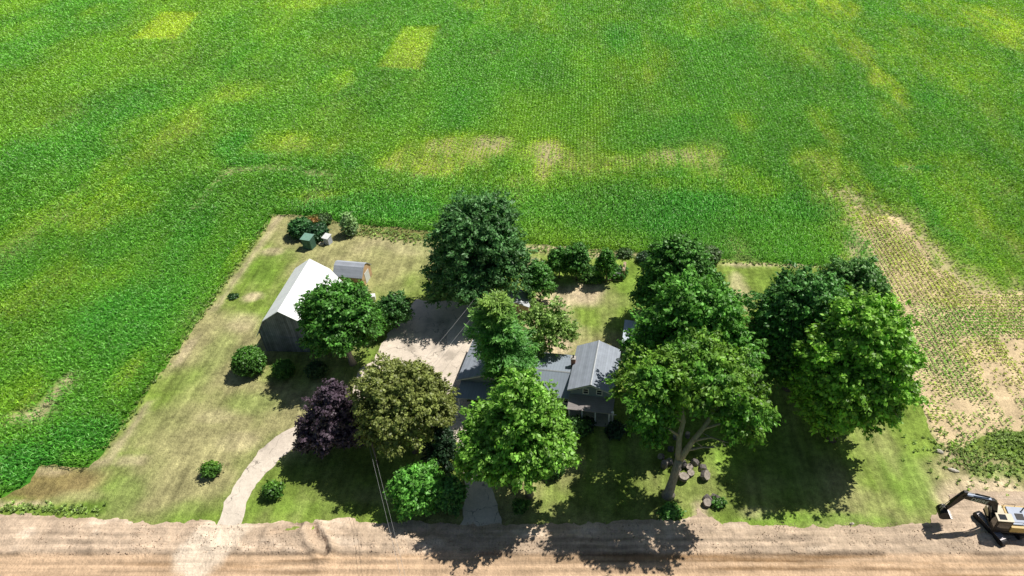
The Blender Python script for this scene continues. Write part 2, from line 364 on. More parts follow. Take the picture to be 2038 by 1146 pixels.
GREEN = np.array((.20, .285, .05)); DRY = np.array((.35, .325, .15)); LUSH = np.array((.155, .27, .035)); BARE = np.array((.62, .50, .33)); WEED = np.array((.16, .16, .05))
LAWN_BLOBS = [  # px,py,rx,ry,colour,strength
    (760, 520, 200, 70, DRY, .8), (640, 470, 120, 40, DRY, .75), (800, 490, 120, 30, BARE, .35), (640, 540, 60, 30, DRY, .7), (520, 540, 60, 50, LUSH*.95, .85), (500, 600, 40, 30, GREEN, .5),
    (505, 590, 26, 14, BARE, .75), (545, 500, 40, 12, BARE, .6), (560, 440, 60, 20, DRY, .8), (480, 640, 60, 30, BARE, .35), (420, 730, 90, 80, DRY, .3), (350, 850, 120, 60, DRY, .45), (450, 820, 90, 50, DRY, .55), (430, 830, 50, 20, BARE, .25), (470, 880, 40, 16, BARE, .25), (430, 700, 50, 60, LUSH, .35),
    (520, 800, 60, 30, LUSH*1.1, .4), (260, 915, 50, 14, BARE, .5), (240, 980, 60, 50, LUSH, .55), (120, 960, 120, 34, np.array((.27, .205, .085)), .9), (100, 935, 60, 14, BARE, .5), (150, 990, 60, 12, DRY, .6), (90, 1015, 110, 10, LUSH*1.1, .8), (180, 1010, 40, 20, LUSH*1.1, .8), (20, 1003, 120, 6, BARE, .8),
    (380, 1000, 100, 30, DRY, .45), (380, 1020, 60, 30, LUSH, .4), (600, 1010, 150, 20, LUSH, .3), (760, 985, 60, 20, DRY, .45), (1060, 900, 60, 90, DRY, .5), (1130, 930, 40, 60, DRY, .6), (1000, 1000, 60, 60, DRY, .35),
    (1165, 585, 46, 34, BARE, .95), (1110, 590, 60, 30, BARE, .75), (1080, 640, 70, 60, BARE, .6), (1060, 540, 20, 30, BARE, .7), (1110, 690, 40, 20, BARE, .9), (1230, 600, 40, 20, DRY, .4), (1000, 470, 100, 16, WEED, .7), (850, 470, 110, 12, WEED, .8), (760, 462, 80, 10, WEED, .8), (1100, 494, 130, 10, BARE, .6), (1250, 508, 100, 6, BARE, .9), (1400, 517, 120, 5, BARE, .9), (1560, 527, 120, 5, BARE, .8), (1200, 500, 140, 8, WEED, .5),
    (1470, 570, 20, 46, BARE, .5), (1480, 590, 30, 40, DRY, .5), (1560, 560, 70, 30, LUSH, .3), (1260, 560, 60, 50, LUSH*1.2, .4), (1450, 930, 40, 90, LUSH*1.3, .5), (1790, 960, 60, 70, LUSH*1.3, .6), (1840, 940, 30, 60, LUSH, .3), (1760, 880, 20, 80, DRY, .45), (1600, 1035, 200, 14, LUSH*1.3, .6), (1500, 1020, 40, 16, BARE, .35), (1500, 900, 140, 90, LUSH*1.1, .5),
    (1950, 940, 90, 60, BARE, .75), (1930, 985, 80, 40, BARE, .9), (1990, 985, 80, 60, BARE*1.1, .95), (1920, 925, 60, 30, WEED, .6), (1880, 870, 16, 40, BARE, .8), (2010, 885, 70, 40, LUSH*.9, .85), (1960, 940, 50, 14, LUSH, .6), (2030, 940, 40, 20, LUSH, .6), (1890, 905, 16, 10, BARE, .8), (1885, 1000, 30, 40, BARE, .5), (1860, 1040, 40, 14, WEED, .4),
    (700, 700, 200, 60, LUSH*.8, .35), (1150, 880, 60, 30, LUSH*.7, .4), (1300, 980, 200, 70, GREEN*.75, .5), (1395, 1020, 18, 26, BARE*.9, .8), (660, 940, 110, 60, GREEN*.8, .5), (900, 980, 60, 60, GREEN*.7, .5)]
def lawn_col(x, y):
    n = fbm(x*.08, y*.08, 61, 5)[:, None]; c = GREEN*(1-smooth(.50, .76, n))+DRY*smooth(.50, .76, n)
    n2 = fbm(x*.5, y*.12, 90, 4)[:, None]; c = c*(1-.3*smooth(.5, .7, n2))+DRY*.3*smooth(.5, .7, n2)
    for b in LAWN_BLOBS:
        wgt = (b[5]*blob(x, y, *b[:4], warp=.55))[:, None]; c = c*(1-wgt)+b[4]*wgt
    s = fbm(x*1.3, y*.5, 44, 4)[:, None]; c = c*(.8+.4*s)
    # bare wheel rut along the crop edge
    e = segdist(x, y, poly([(203, 905), (546, 427)]))[:, None]; k = smooth(2.4, 1.6, e)*smooth(.4, 1., e)*smooth(.35, .55, fbm(x*.3, y*.15, 3, 3))[:, None]
    return c*(1-k*.6)+BARE*.85*k*.6
lawn = cdt_sheet('lawn', P_YARD, .75, .55, .02, lawn_col, M_LAWN, seed=5)
tag(lawn, kind='structure')

# driveway and concrete apron
P_DRIVE = poly([(828, 597), (905, 600), (945, 612), (965, 640), (960, 690), (930, 800), (1000, 806), (1010, 850), (960, 880), (962, 920), (985, 985), (1003, 1062), (918, 1062), (922, 985), (926, 940), (912, 880), (880, 850),
                (760, 858), (690, 862), (640, 872), (594, 883), (557, 913), (523, 948), (500, 985), (478, 1048), (462, 1060), (426, 1060), (448, 1000), (472, 957), (505, 910), (545, 870), (590, 845), (660, 830), (700, 790), (708, 752), (716, 735), (742, 720), (756, 690), (776, 662), (800, 630)])
CONC = np.array((.67, .58, .48))
def conc_col(x, y):
    n = fbm(x*.25, y*.25, 71, 5)[:, None]; c = CONC*(.82+.36*n)
    far = smooth(58, 50, y)[:, None]; c = c*(1-far*.8)+np.array((.70, .62, .51))*far*.8
    c = c*(1-.35*smooth(.60, .75, fbm(x*.45, y*.3, 12, 4)))[:, None]
    return c
def m_concrete():
    m = m_attr_ground('concrete_driveway', fine=10., amp=.13, bumpd=.02)
    t = m.node_tree; b = t.nodes['Principled BSDF']; src = b.inputs['Base Color'].links[0].from_socket
    v = tex_coord(t); nz = N(t, 'ShaderNodeTexNoise'); nz.inputs['Scale'].default_value = .6; nz.inputs['Detail'].default_value = 5; t.links.new(v, nz.inputs['Vector'])
    add = N(t, 'ShaderNodeVectorMath', operation='ADD'); sc = N(t, 'ShaderNodeVectorMath', operation='SCALE'); sc.inputs['Scale'].default_value = 3.
    t.links.new(nz.outputs['Color'], sc.inputs[0]); t.links.new(v, add.inputs[0]); t.links.new(sc.outputs[0], add.inputs[1])
    vo = N(t, 'ShaderNodeTexVoronoi', feature='DISTANCE_TO_EDGE'); vo.inputs['Scale'].default_value = .2; t.links.new(add.outputs[0], vo.inputs['Vector'])
    r = N(t, 'ShaderNodeMapRange'); r.inputs['From Min'].default_value = .004; r.inputs['From Max'].default_value = .014; r.inputs['To Max'].default_value = 1
    t.links.new(noise_fac(t, v, .8, 4, .42, .6, .4, 1.), r.inputs['To Min']); t.links.new(vo.outputs['Distance'], r.inputs['Value'])
    t.links.new(scale_col(t, src, r.outputs[0]), b.inputs['Base Color']); return m
drv = cdt_sheet('driveway', P_DRIVE, .55, .42, .05, conc_col, m_concrete(), seed=9)
tag(drv, kind='structure')

# dirt road: graded verge plus the travelled lane, one sheet with relief
P_ROAD = poly([(-160, 1016), (-100, 1018), (0, 1025), (150, 1030), (210, 1034), (300, 1040), (420, 1038), (436, 1042), (470, 1046), (490, 1040), (560, 1038), (620, 1040), (680, 1034), (760, 1040), (860, 1043), (925, 1044), (985, 1046), (1080, 1044), (1200, 1040),
               (1330, 1036), (1385, 1026), (1395, 1012), (1410, 1030), (1440, 1040), (1560, 1048), (1700, 1050), (1790, 1045), (1850, 1040), (1870, 1018), (1895, 985), (1950, 978), (2100, 985), (2230, 980), (2230, 1210), (-160, 1210)])
Y1105 = G(0, 1105)[1]
def road_relief(x, y, d):
    e = smooth(0, 1.2, d)
    bank = smooth(Y1105-.3, Y1105+.5, y)
    r = ((1-np.abs(fbm(x*.32, y*.5, 21, 5)-.5)*4)*.30+(fbm(x*1.3, y*1.6, 24, 4)-.4)*.22)*bank*smooth(-70, -48, -np.abs(x+12)+0)*e
    tr = (fbm(x*.08, y*2.6, 25, 3)-.5)*.2*e
    for a, z in ((Y1105+.15, .10), (Y1105+2.2, .05), (Y1105-.9, .05)):
        r = r+z*np.exp(-((y-a-(fbm(x*.15, y*0, 3, 3)-.5)*.5)/.16)**2)*e
    # gullies washed through the bank
    for L, w_, dp in (([(546, 1062), (573, 1054), (598, 1050)], .35, -.32), ([(622, 1052), (632, 1075), (648, 1103)], .38, -.55), ([(640, 1062), (655, 1100)], .2, -.2)):
        q = segdist(x, y, poly(L))+(fbm(x*2, y*2, 7, 3)-.5)*.3
        r = r+dp*np.exp(-(q/w_)**2)+(-dp*.75)*np.exp(-((q-w_*2.4)/(w_*1.4))**2)
    # heap by the excavator
    hx, hy = G(1925, 1072); q = np.hypot((x-hx)/2.0, (y-hy)/1.0)
    r = r+.45*np.exp(-q*q)*(.6+.8*fbm(x*1.5, y*1.5, 2, 3))
    return np.maximum(r+tr+.03, -.045)
def road_col(x, y):
    n = fbm(x*.05, y*1.1, 81, 5)[:, None]; n2 = fbm(x*.3, y*.5, 83, 5)[:, None]
    bank = np.array((.56, .43, .31)); lane = np.array((.56, .395, .255)); wet = np.array((.28, .17, .085)); pale = np.array((.74, .60, .46))
    t = smooth(Y1105-.2, Y1105+.35, y)[:, None]
    b = bank*(.78+.44*n2); b = b*(1-smooth(.56, .72, n2)*.7)+pale*smooth(.56, .72, n2)*.7
    xr = smooth(5, 20, x)[:, None]; b = b*(1-xr*.35)+np.array((.44, .35, .26))*xr*.35
    l = lane*(.8+.4*n2); wm = smooth(.45, .58, n)*smooth(-6, 12, x+8)[:, None]*.55+smooth(.54, .66, n)*.55; wm = np.clip(wm, 0, .9); l = l*(1-wm)+wet*wm
    c = l*(1-t)+b*t
    for L, o_ in (([(1100, 1075), (1500, 1078), (1700, 1062), (1850, 1050)], 0), ([(1150, 1092), (1560, 1090), (1850, 1078)], 0), ([(0, 1062), (300, 1068), (420, 1064)], 0), ([(0, 1080), (420, 1084)], 0), ([(0, 1098), (420, 1098), (1000, 1100)], 0), ([(0, 1122), (900, 1120), (2038, 1116)], 0), ([(200, 1138), (1200, 1136), (2038, 1134)], 0)):
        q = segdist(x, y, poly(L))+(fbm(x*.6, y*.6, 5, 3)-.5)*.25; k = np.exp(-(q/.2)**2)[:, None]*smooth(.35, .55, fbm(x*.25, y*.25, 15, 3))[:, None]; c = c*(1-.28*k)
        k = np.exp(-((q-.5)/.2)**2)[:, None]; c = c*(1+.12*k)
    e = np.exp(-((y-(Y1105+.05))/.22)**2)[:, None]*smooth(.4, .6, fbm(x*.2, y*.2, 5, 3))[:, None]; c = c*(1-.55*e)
    dx = smooth(1.2, 0, segdist(x, y, poly([(458, 1036), (440, 1065), (400, 1104)]))-2.2+(fbm(x, y, 3, 3)-.5))[:, None]; c = c*(1-dx*.8)+np.array((.80, .67, .52))*dx*.8
    ex = blob(x, y, 1990, 1060, 110, 60)[:, None]; c = c*(1-ex*.75)+np.array((.74, .57, .42))*ex*.75
    return c
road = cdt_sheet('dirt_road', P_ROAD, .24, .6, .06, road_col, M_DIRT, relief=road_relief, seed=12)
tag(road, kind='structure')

# ------------------------------------------------------------------ crops
def visible(x, y, m=14):
    zc = y*CP+H*SP; px = x/zc*FOC+VX; py = (H*CP-y*SP)/zc*FOC+CY
    mm = m*FOC/zc
    return (px > -mm) & (px < 2038+mm) & (py > -60) & (py < 1146+mm)
def leafy_rows(x, y, ang, h, col, nleaf, llen, lw, rs, droop=.25):
    """every plant: nleaf bent blades around a stalk"""
    n = len(x); R = np.repeat
    X = R(x, nleaf); Y = R(y, nleaf); Hh = R(h, nleaf); C = R(col, nleaf, 0); A = R(ang, nleaf)
    m = n*nleaf; k = np.tile(np.arange(nleaf), n)
    az = A+rs.normal(0, .75, m)+np.pi*(k % 2)+np.pi/2
    L = R(llen, nleaf)*rs.uniform(.7, 1.25, m); W = R(lw, nleaf)*rs.uniform(.8, 1.2, m)
    z0 = Hh*(.35+.5*(k+.5)/nleaf)*rs.uniform(.85, 1.1, m)
    up = rs.uniform(.25, .8, m)*L; dx, dy = np.cos(az), np.sin(az); px, py = -dy, dx
    tw = rs.uniform(-.45, .45, m)*W
    def pt(t, zz, w_, sgn): return np.stack([X+dx*L*t+px*w_*sgn, Y+dy*L*t+py*w_*sgn, zz+sgn*tw], 1)
    z1 = z0+up*.75; z2 = z0+up-L*rs.uniform(.0, .6, m)*droop*2
    V = np.stack([pt(.05, z0, W*.35, 1), pt(.05, z0, W*.35, -1), pt(.5, z1, W*.5, -1), pt(.5, z1, W*.5, 1), pt(1., z2, W*.15, -1), pt(1., z2, W*.15, 1)], 1)
    b = (np.arange(m)*6)[:, None]
    F = np.stack([b+[0, 1, 2, 3], b+[3, 2, 4, 5]], 1).reshape(-1, 4)
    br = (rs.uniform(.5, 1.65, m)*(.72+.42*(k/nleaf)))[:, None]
    Cc = C*br; Cc = Cc+(rs.uniform(0, 1, m)[:, None] < .10)*np.array((.16, .18, .09))  # whitish highlight specks painted into the colour of some blades
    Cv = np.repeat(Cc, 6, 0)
    return V.reshape(-1, 3), F, Cv
def crop_patch(rowang, rs, x0, x1, y0, y1, spacing=.76, step=.42):
    if rowang == 0:    # rows run away from the road
        xs = np.arange(x0, x1, spacing); ys = np.arange(y0, y1, step)
        X, Y = np.meshgrid(xs, ys); X = X+rs.normal(0, .045, X.shape)+(fbm(xs*0, ys*.05, 3)[:, None] if False else 0); Y = Y+rs.uniform(-.18, .18, Y.shape)
    else:
        ys = np.arange(y0, y1, spacing); xs = np.arange(x0, x1, step)
        X, Y = np.meshgrid(xs, ys); Y = Y+rs.normal(0, .045, Y.shape); X = X+rs.uniform(-.18, .18, X.shape)
    return X.ravel(), Y.ravel()
rs = np.random.default_rng(5)
V_, F_, C_ = [], [], []; off = 0
def yard_mask(x, y): return inpoly(x, y, P_YARD)
# headlands: rows turned parallel to the road behind the yard
y_head = G(1000, 352)[1]
zones = [(0, -250, 215, 38, 185, .45), (0, -250, 215, 185, 300, .55), (1, -250, 215, 60, 185, .45)]
zones[0] = (0, -250, 215, 38, 185, .42)
for ra, x0, x1, y0, y1, st in zones:
    x, y = crop_patch(ra, rs, x0, x1, y0, y1, step=st)
    k = visible(x, y) & ~yard_mask(x+rs.normal(0, .15, x.shape), y); x, y = x[k], y[k]
    head = (y < y_head+(fbm(x*.1, y*0, 2)-.5)*2) & (x > -58) & (x < 49)
    k = head if ra == 1 else ~head
    blk = inpoly(x, y, P_BLOCK)
    k = (k & ~blk) | (blk if ra == 1 else np.zeros(len(x), bool))
    x, y = x[k], y[k]
    ye, th, da, sp = field_state(x, y)
    col = crop_colour(x, y, ye, da)
    rz = np.zeros(len(x))
    for b in ROWZ: rz = np.maximum(rz, b[4]*blob(x, y, *b[:4]))
    keep = (rs.uniform(0, 1, len(x)) > th*1.02) & (y > G(1000, 1008)[1])
    gap = fbm(x*.25, y*.12, 66, 4)
    keep &= ~(sp & (rs.uniform(0, 1, len(x)) < .02+smooth(.54, .70, gap)*.45+.42*smooth(76, 58, y)))
    keep &= ~sp; rz = rz[keep]
    x, y, ye, th, da, sp, col = x[keep], y[keep], ye[keep], th[keep], da[keep], sp[keep], col[keep]
    far = smooth(130, 230, y)
    h = np.where(sp, .5, 1.55-.5*ye+.25*da-.5*th)*rs.uniform(.85, 1.12, len(x))
    col = np.where(sp[:, None], np.array((.30, .44, .06))*(.7+.6*rs.uniform(0, 1, (len(x), 1))), col)
    ll = np.where(sp, .36, .57+.13*far-.18*ye-.15*rz); lw = np.where(sp, .14, .13+.05*far+.02*da)
    ang = np.full(len(x), 0. if ra == 1 else math.pi/2)
    nearf = 1-smooth(90, 130, y); ll = ll*(1-.22*nearf); lw = lw*(1-.33*nearf)
    for sub, nl in ((y < 90, 10), ((y >= 90) & (y < 125), 8), (y >= 125, 5)):
        if ra == 1 and False: nl = 6
        s = sub
        if s.sum() == 0: continue
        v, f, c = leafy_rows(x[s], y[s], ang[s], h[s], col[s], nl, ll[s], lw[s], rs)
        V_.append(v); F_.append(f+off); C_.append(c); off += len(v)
# thin young rows on the pale soil to the right
for ra in (0, 1):
    x, y = crop_patch(ra, rs, 38, 110, 50, 140, step=.17)
    k = visible(x, y) & ~yard_mask(x, y) & (inpoly(x, y, P_BLOCK) == (ra == 1)); x, y = x[k], y[k]
    k = inpoly(x+(fbm(x*.4, y*.4, 8, 3)-.5)*3, y+(fbm(x*.4, y*.4, 18, 3)-.5)*3, P_SPARSE); x, y = x[k], y[k]
    gap = fbm(x*.3, y*.12, 66, 4); miss = smooth(.58, .70, gap)*.6+.45*smooth(74, 59, y)*smooth(.35, .55, fbm(x*.15, y*.15, 12, 3))+.08
    for b in ((1915, 810, 34, 20, 1), (1880, 860, 40, 30, .9), (1980, 740, 50, 26, .8), (2030, 700, 30, 40, .9), (1790, 445, 20, 30, .8), (1930, 690, 24, 30, .6), (1850, 520, 8, 60, .6)): miss = np.maximum(miss, b[4]*blob(x, y, *b[:4]))
    k = rs.uniform(0, 1, len(x)) > miss; x, y = x[k], y[k]; n = len(x); sz = .75+.5*fbm(x*.2, y*.1, 91, 3)
    ygn = smooth(.4, .65, fbm(x*.1, y*.1, 92, 3))[:, None]
    c = (np.array((.50, .62, .10))*(1-ygn)+np.array((.26, .52, .06))*ygn)*rs.uniform(.6, 1.4, (n, 1))
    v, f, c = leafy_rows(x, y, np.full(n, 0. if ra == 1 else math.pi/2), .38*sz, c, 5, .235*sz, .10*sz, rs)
    V_.append(v); F_.append(f+off); C_.append(c); off += len(v)
V_ = np.concatenate(V_); F_ = np.concatenate(F_); C_ = np.concatenate(C_)
corn = link('corn_crop', np_mesh('corn_crop', V_, F_, C_), M_CORN)
tag(corn, 'green and yellowing corn growing in rows around the whole farmyard', 'crop', kind='stuff')
print('corn quads', len(F_)); del V_, F_, C_

# ------------------------------------------------------------------ trees
def unit(n, rs):
    v = rs.normal(0, 1, (n, 3)); return v/np.linalg.norm(v, axis=1)[:, None]
def leaf_quads(P, Nn, size, aspect, col, rs, along=None):
    n = len(P); t = unit(n, rs) if along is None else along
    u = np.cross(Nn, t); u /= np.linalg.norm(u, axis=1)[:, None]+1e-9; t = np.cross(u, Nn)
    s = size[:, None]
    V = np.stack([P-t*s*.5*aspect, P+u*s*.5, P+t*s*.5*aspect, P-u*s*.5], 1).reshape(-1, 3)
    F = np.arange(4*n).reshape(n, 4); C = np.repeat(col, 4, 0); return V, F, C
def crown_mesh(name, lobes, col, rs, cover=1.6, clump=1.1, leaf=.42, aspect=1.3, shell=(.78, 1.0), low=-.55, contrast=.35, col2=None, spiky=0., gaps=.12, inner=.22, wobble=.24):
    Ps, Ns, Cs, Al, Sz = [], [], [], [], []
    ex = []
    for i in range(int(len(lobes)*1.4)+(4 if len(lobes) > 1 else 0)):
        L = lobes[int(rs.integers(0, len(lobes)))]; d = unit(1, rs)[0]; d[2] = abs(d[2])*1.1-.45; q = rs.uniform(.22, .4)
        ex.append((L[0]+d[0]*L[3]*.85, L[1]+d[1]*L[3]*.85, L[2]+d[2]*L[4]*.85, L[3]*q, L[4]*q))
    for (cx, cy, cz, R, Rz) in (lobes+ex if len(lobes) > 1 else lobes):
        nc = int(4*math.pi*((R*R*R*Rz)**.5)*cover/(clump*clump*1.15))
        nc = max(nc, 14)
        d = unit(int(nc*1.6), rs); d = d[d[:, 2] > low][:nc]; nc = len(d)
        # uneven outline: sprays of leaves reach out to different lengths
        k_ = int(cx*7+cz*3) & 255
        q1 = fbm(d[:, 0]*2.6+d[:, 2]*1.3+9, d[:, 1]*2.6+d[:, 2]*.9+5, k_, 3)-.5; q2 = vnoise(d[:, 0]*7+d[:, 2]*4+30, d[:, 1]*7+d[:, 2]*3+30, k_+9)-.5
        wob = 1+wobble*1.5*q1*2+wobble*.7*q2*2
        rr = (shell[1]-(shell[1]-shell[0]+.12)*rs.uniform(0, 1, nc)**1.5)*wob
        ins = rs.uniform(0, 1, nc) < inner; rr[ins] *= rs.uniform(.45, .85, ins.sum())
        g = fbm(d[:, 0]*4.5+20+d[:, 2]*2.2, d[:, 1]*4.5+d[:, 2]*2.7+20, 3+int(cx*5) & 255, 3); keep = g > gaps*1.2+.22
        d, rr = d[keep], rr[keep]; nc = len(d)
        C0 = np.array((cx, cy, cz))+d*np.array((R, R, Rz))*rr[:, None]
        cr = clump*rs.uniform(.4, 1.3, nc)
        nl = (cr*cr/(leaf*leaf)*5.2).astype(int)+3
        idx = np.repeat(np.arange(nc), nl); m = len(idx)
        o = unit(m, rs); o[:, 2] = np.abs(o[:, 2])*.75-.22+.2*rs.normal(0, 1, m); rad = rs.uniform(.2, 1.1, m)**.7
        ax = d+rs.normal(0, .35, (nc, 3)); ax[:, 2] -= .1; ax /= np.linalg.norm(ax, axis=1)[:, None]
        st = (o*ax[idx]).sum(1)[:, None]*ax[idx]*rs.uniform(.3, 1.1, nc)[idx][:, None]
        P = C0[idx]+(o*np.array((.85, .85, .6))+st)*(cr[idx]*rad)[:, None]
        nrm = o*.9+d[idx]*.35+np.array((0, 0, .55))+rs.normal(0, .6, (m, 3)); nrm /= np.linalg.norm(nrm, axis=1)[:, None]
        cl = rs.normal(0, contrast*.5, nc); base = np.array(col)[None, :]*np.ones((nc, 1))
        if col2 is not None:
            q = smooth(.35, .65, fbm(C0[:, 0]*.35+30, C0[:, 1]*.35+C0[:, 2]*.3+30, 14, 3))[:, None]; base = base*(1-q)+np.array(col2)*q
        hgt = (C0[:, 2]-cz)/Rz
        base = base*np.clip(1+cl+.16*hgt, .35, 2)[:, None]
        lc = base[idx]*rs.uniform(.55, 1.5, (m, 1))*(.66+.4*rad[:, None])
        al = d[idx]*1.+o*.7+rs.normal(0, .3, (m, 3))+np.array((0, 0, spiky*.4))
        Ps.append(P); Ns.append(nrm); Cs.append(lc); Al.append(al/np.linalg.norm(al, axis=1)[:, None]); Sz.append(leaf*rs.uniform(.65, 1.3, m)*(1 if aspect < 2 else .6))
    P = np.concatenate(Ps); Nn = np.concatenate(Ns); C = np.concatenate(Cs); Al = np.concatenate(Al); S = np.concatenate(Sz)
    V, F, C = leaf_quads(P, Nn, S, aspect, C, rs, Al if spiky > 0 else None)
    V[:, 2] = np.maximum(V[:, 2], .03)
    return np_mesh(name, V, F, C)
def trunk_mb(base_r, top, lobes, rs, nlimb=7, lean=(0, 0), fork=None):
    mb = MB(); top = Vector(top)
    def path(p, q, n=6, wig=.25, sag=0):
        p = Vector(p); q = Vector(q); L = (q-p).length; out = []
        for i in range(n+1):
            t = i/n; w_ = math.sin(math.pi*t)*wig*L*.12
            out.append(p.lerp(q, t)+Vector((rs.normal()*w_, rs.normal()*w_, math.sin(math.pi*t)*sag*L)))
        return out
    tp = path((0, 0, -.2), top, 7, .25)
    mb.tube(tp, [base_r*1.55 if i == 0 else base_r*(1.05-.65*i/7) for i in range(8)], 10)
    limbs = []
    for i in range(nlimb):
        a = tp[2+int(rs.integers(0, 5))] if i > 1 else tp[3]; L = lobes[int(rs.integers(0, len(lobes)))]
        az = 2*math.pi*(i+.3*rs.normal())/nlimb; el = rs.uniform(-.1, .9)
        e = Vector((L[0]+math.cos(az)*math.cos(el)*L[3]*.82, L[1]+math.sin(az)*math.cos(el)*L[3]*.82, L[2]+math.sin(el)*L[4]*.75))
        lp = path(a, e, 6, .3, -.06); r0 = base_r*.42
        mb.tube(lp, [r0*(1-.82*k/6) for k in range(7)], 6); limbs.append(lp)
        for s in range(3):
            b = lp[2+s]; q = b+Vector((rs.normal(), rs.normal(), rs.uniform(-.1, .9)))*L[3]*.28
            mb.tube(path(b, q, 3, .3), [r0*.4, r0*.3, r0*.2, r0*.08], 5)
    return mb
def make_tree(name, label, px, py, hc, R, Rz, col, col2=None, sub=None, trunk_r=.35, base=None, group=None, cat='tree', seed=1, bark=None, nlimb=7, **kw):
    rs = np.random.default_rng(seed); X, Y = G(px, py, hc)
    bx, by = (X, Y) if base is None else G(*base)
    t = empty(name, (bx, by, .03), label, cat, group=group)
    ox, oy = X-bx, Y-by
    lobes = [(ox+R*a, oy+R*b, hc+Rz*c, R*r, Rz*q) for a, b, c, r, q in (sub or [(0, 0, 0, 1, 1)])]
    tb = trunk_mb(trunk_r, (ox*.85, oy*.85, hc+Rz*.35), lobes, rs, nlimb).build('trunk', bark or M_BARK, t, True)
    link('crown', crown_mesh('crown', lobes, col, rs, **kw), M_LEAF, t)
    return t
# lobe layouts: relative offsets (x,y,z) and relative radii
ROUND = [(0, 0, 0, .88, .95), (-.38, .1, .12, .58, .6), (.38, -.1, .15, .58, .58), (.05, -.42, -.15, .55, .55), (0, .4, .0, .55, .6), (.2, .1, .48, .5, .5), (-.45, -.25, -.3, .45, .45), (.48, .1, -.35, .42, .45)]
OVAL = [(0, 0, -.25, .92, .62), (0, 0, .1, .86, .62), (0, .05, .45, .62, .52), (.35, -.25, -.25, .5, .4), (-.4, -.1, -.1, .5, .4), (.25, .3, .25, .45, .4), (-.25, -.35, -.45, .5, .35), (.45, .1, .05, .45, .35)]
UMBR = [(-.58, 0, .0, .46, .85), (.55, -.1, 0, .48, .85), (0, .35, .3, .55, .8), (.05, -.05, .65, .42, .45), (-.65, -.15, -.5, .32, .6), (.72, -.2, -.55, .3, .6), (.1, 0, .5, .5, .6), (-.35, .4, -.1, .42, .7), (.5, .35, .1, .4, .7), (-.55, .95, -1.1, .6, .95)]  # last lobe added low at the back so the crown shades the porch
BIG = [(0, 0, -.25, .92, .62), (0, 0, .2, .8, .6), (-.2, 0, .52, .5, .45), (.25, .1, .5, .5, .48), (-.55, -.1, -.35, .55, .45), (.55, -.15, -.35, .5, .45), (0, -.45, -.4, .6, .45), (-.75, -.2, -.65, .4, .3), (.1, .4, 0, .5, .5)]
PYR = [(0, 0, -.35, .85, .6), (.15, 0, .2, .6, .55), (.2, .05, .6, .38, .45), (-.5, -.2, -.5, .5, .45), (.5, -.15, -.4, .5, .45), (.05, -.45, -.35, .5, .5), (0, .4, -.1, .5, .5), (.62, .0, -.7, .35, .3), (-.72, -.2, -.75, .3, .3)]
BROAD = [(0, 0, .0, .8, .85), (-.45, -.1, -.3, .6, .55), (.45, -.15, -.25, .6, .55), (-.2, -.45, -.4, .55, .5), (.25, .4, 0, .5, .6), (-.15, .1, .55, .5, .5), (.25, -.1, .5, .42, .5), (-.7, .0, -.6, .35, .3), (.72, 0, -.5, .3, .35)]
COLUMN = [(0, 0, -.3, 1, .65), (0, 0, .2, .9, .7), (0, 0, .5, .6, .5)]

G1 = (.052, .135, .018); G_BR = (.10, .20, .028); G_DK = (.032, .085, .018); G_YG = (.15, .25, .035)
def T(*a, **k):
    bri = 2.3; a = list(a); a[7] = tuple(c*bri for c in a[7])
    if a[8] is not None: a[8] = tuple(c*bri*1.1 for c in a[8])
    if 'aspect' not in k: k['aspect'] = 1.7
    k.setdefault('spiky', .5); k['clump'] = k.get('clump', 1)*.72; k['cover'] = k.get('cover', 1.6)*.62; k['leaf'] = k.get('leaf', .36)*.78
    return make_tree(*a, **k)
T('maple_tree', 'dark green round maple beside the barn, edging the concrete yard', 677, 637, 8.4, 5.4, 5.9, (.045, .125, .018), (.075, .175, .02), ROUND, .38, seed=21, clump=.85, leaf=.36, bark=M_BARKL, contrast=.45)
T('bushy_tree', 'small dark bushy tree at the upper left corner of the concrete yard', 785, 618, 3.2, 2.5, 2.9, (.035, .095, .022), None, ROUND, .15, seed=22, clump=.6, leaf=.28)
T('bushy_tree', 'lower leafy shrub tree squeezed between the barn maple and the small dark tree', 752, 640, 2.4, 2.1, 2.2, (.055, .15, .02), None, ROUND, .12, seed=23, clump=.5, leaf=.26)
T('shade_tree', 'very large dark shaggy tree at the back of the yard, its shadow on the concrete', 953, 498, 9.8, 7.8, 9.0, (.048, .118, .034), (.065, .165, .035), BIG, .5, seed=24, clump=.95, leaf=.5, aspect=2.6, spiky=1., contrast=.4, gaps=.15)
T('maple_tree', 'bright green forked maple in front of the house', 1025, 843, 12.3, 6.7, 6.6, G_BR, G_YG, PYR, .34, base=(1055, 985), seed=25, clump=.75, leaf=.36, bark=M_BARKL, gaps=.17)
T('hackberry_tree', 'olive brown broad tree over the curved driveway', 803, 803, 9, 6.1, 5.2, (.11, .13, .034), (.15, .17, .042), ROUND, .3, seed=26, clump=.65, leaf=.28, gaps=.2, contrast=.25)
T('purple_maple', 'purple leaved maple at the bend of the curved driveway', 655, 826, 6, 4.3, 4.9, (.052, .036, .05), (.085, .062, .078), PYR, .25, seed=27, clump=.65, leaf=.3, contrast=.5)
T('shade_tree', 'leafy tree between the tall bare trunked tree and the back lawn', 1379, 665, 12.8, 8.1, 7.6, (.06, .155, .022), (.085, .20, .025), BROAD, .45, seed=29, clump=.85, leaf=.38)
T('shade_tree', 'rearmost dark tree of the row on the right of the house', 1352, 548, 8.6, 6.1, 6., (.048, .13, .02), None, BROAD, .4, seed=30, clump=.9, leaf=.38)
T('shade_tree', 'dark green tree with a grey cast, left of the round bright maple', 1598, 650, 11.5, 7.4, 8.4, (.045, .12, .025), (.06, .145, .03), OVAL, .45, seed=31, clump=.8, leaf=.36)
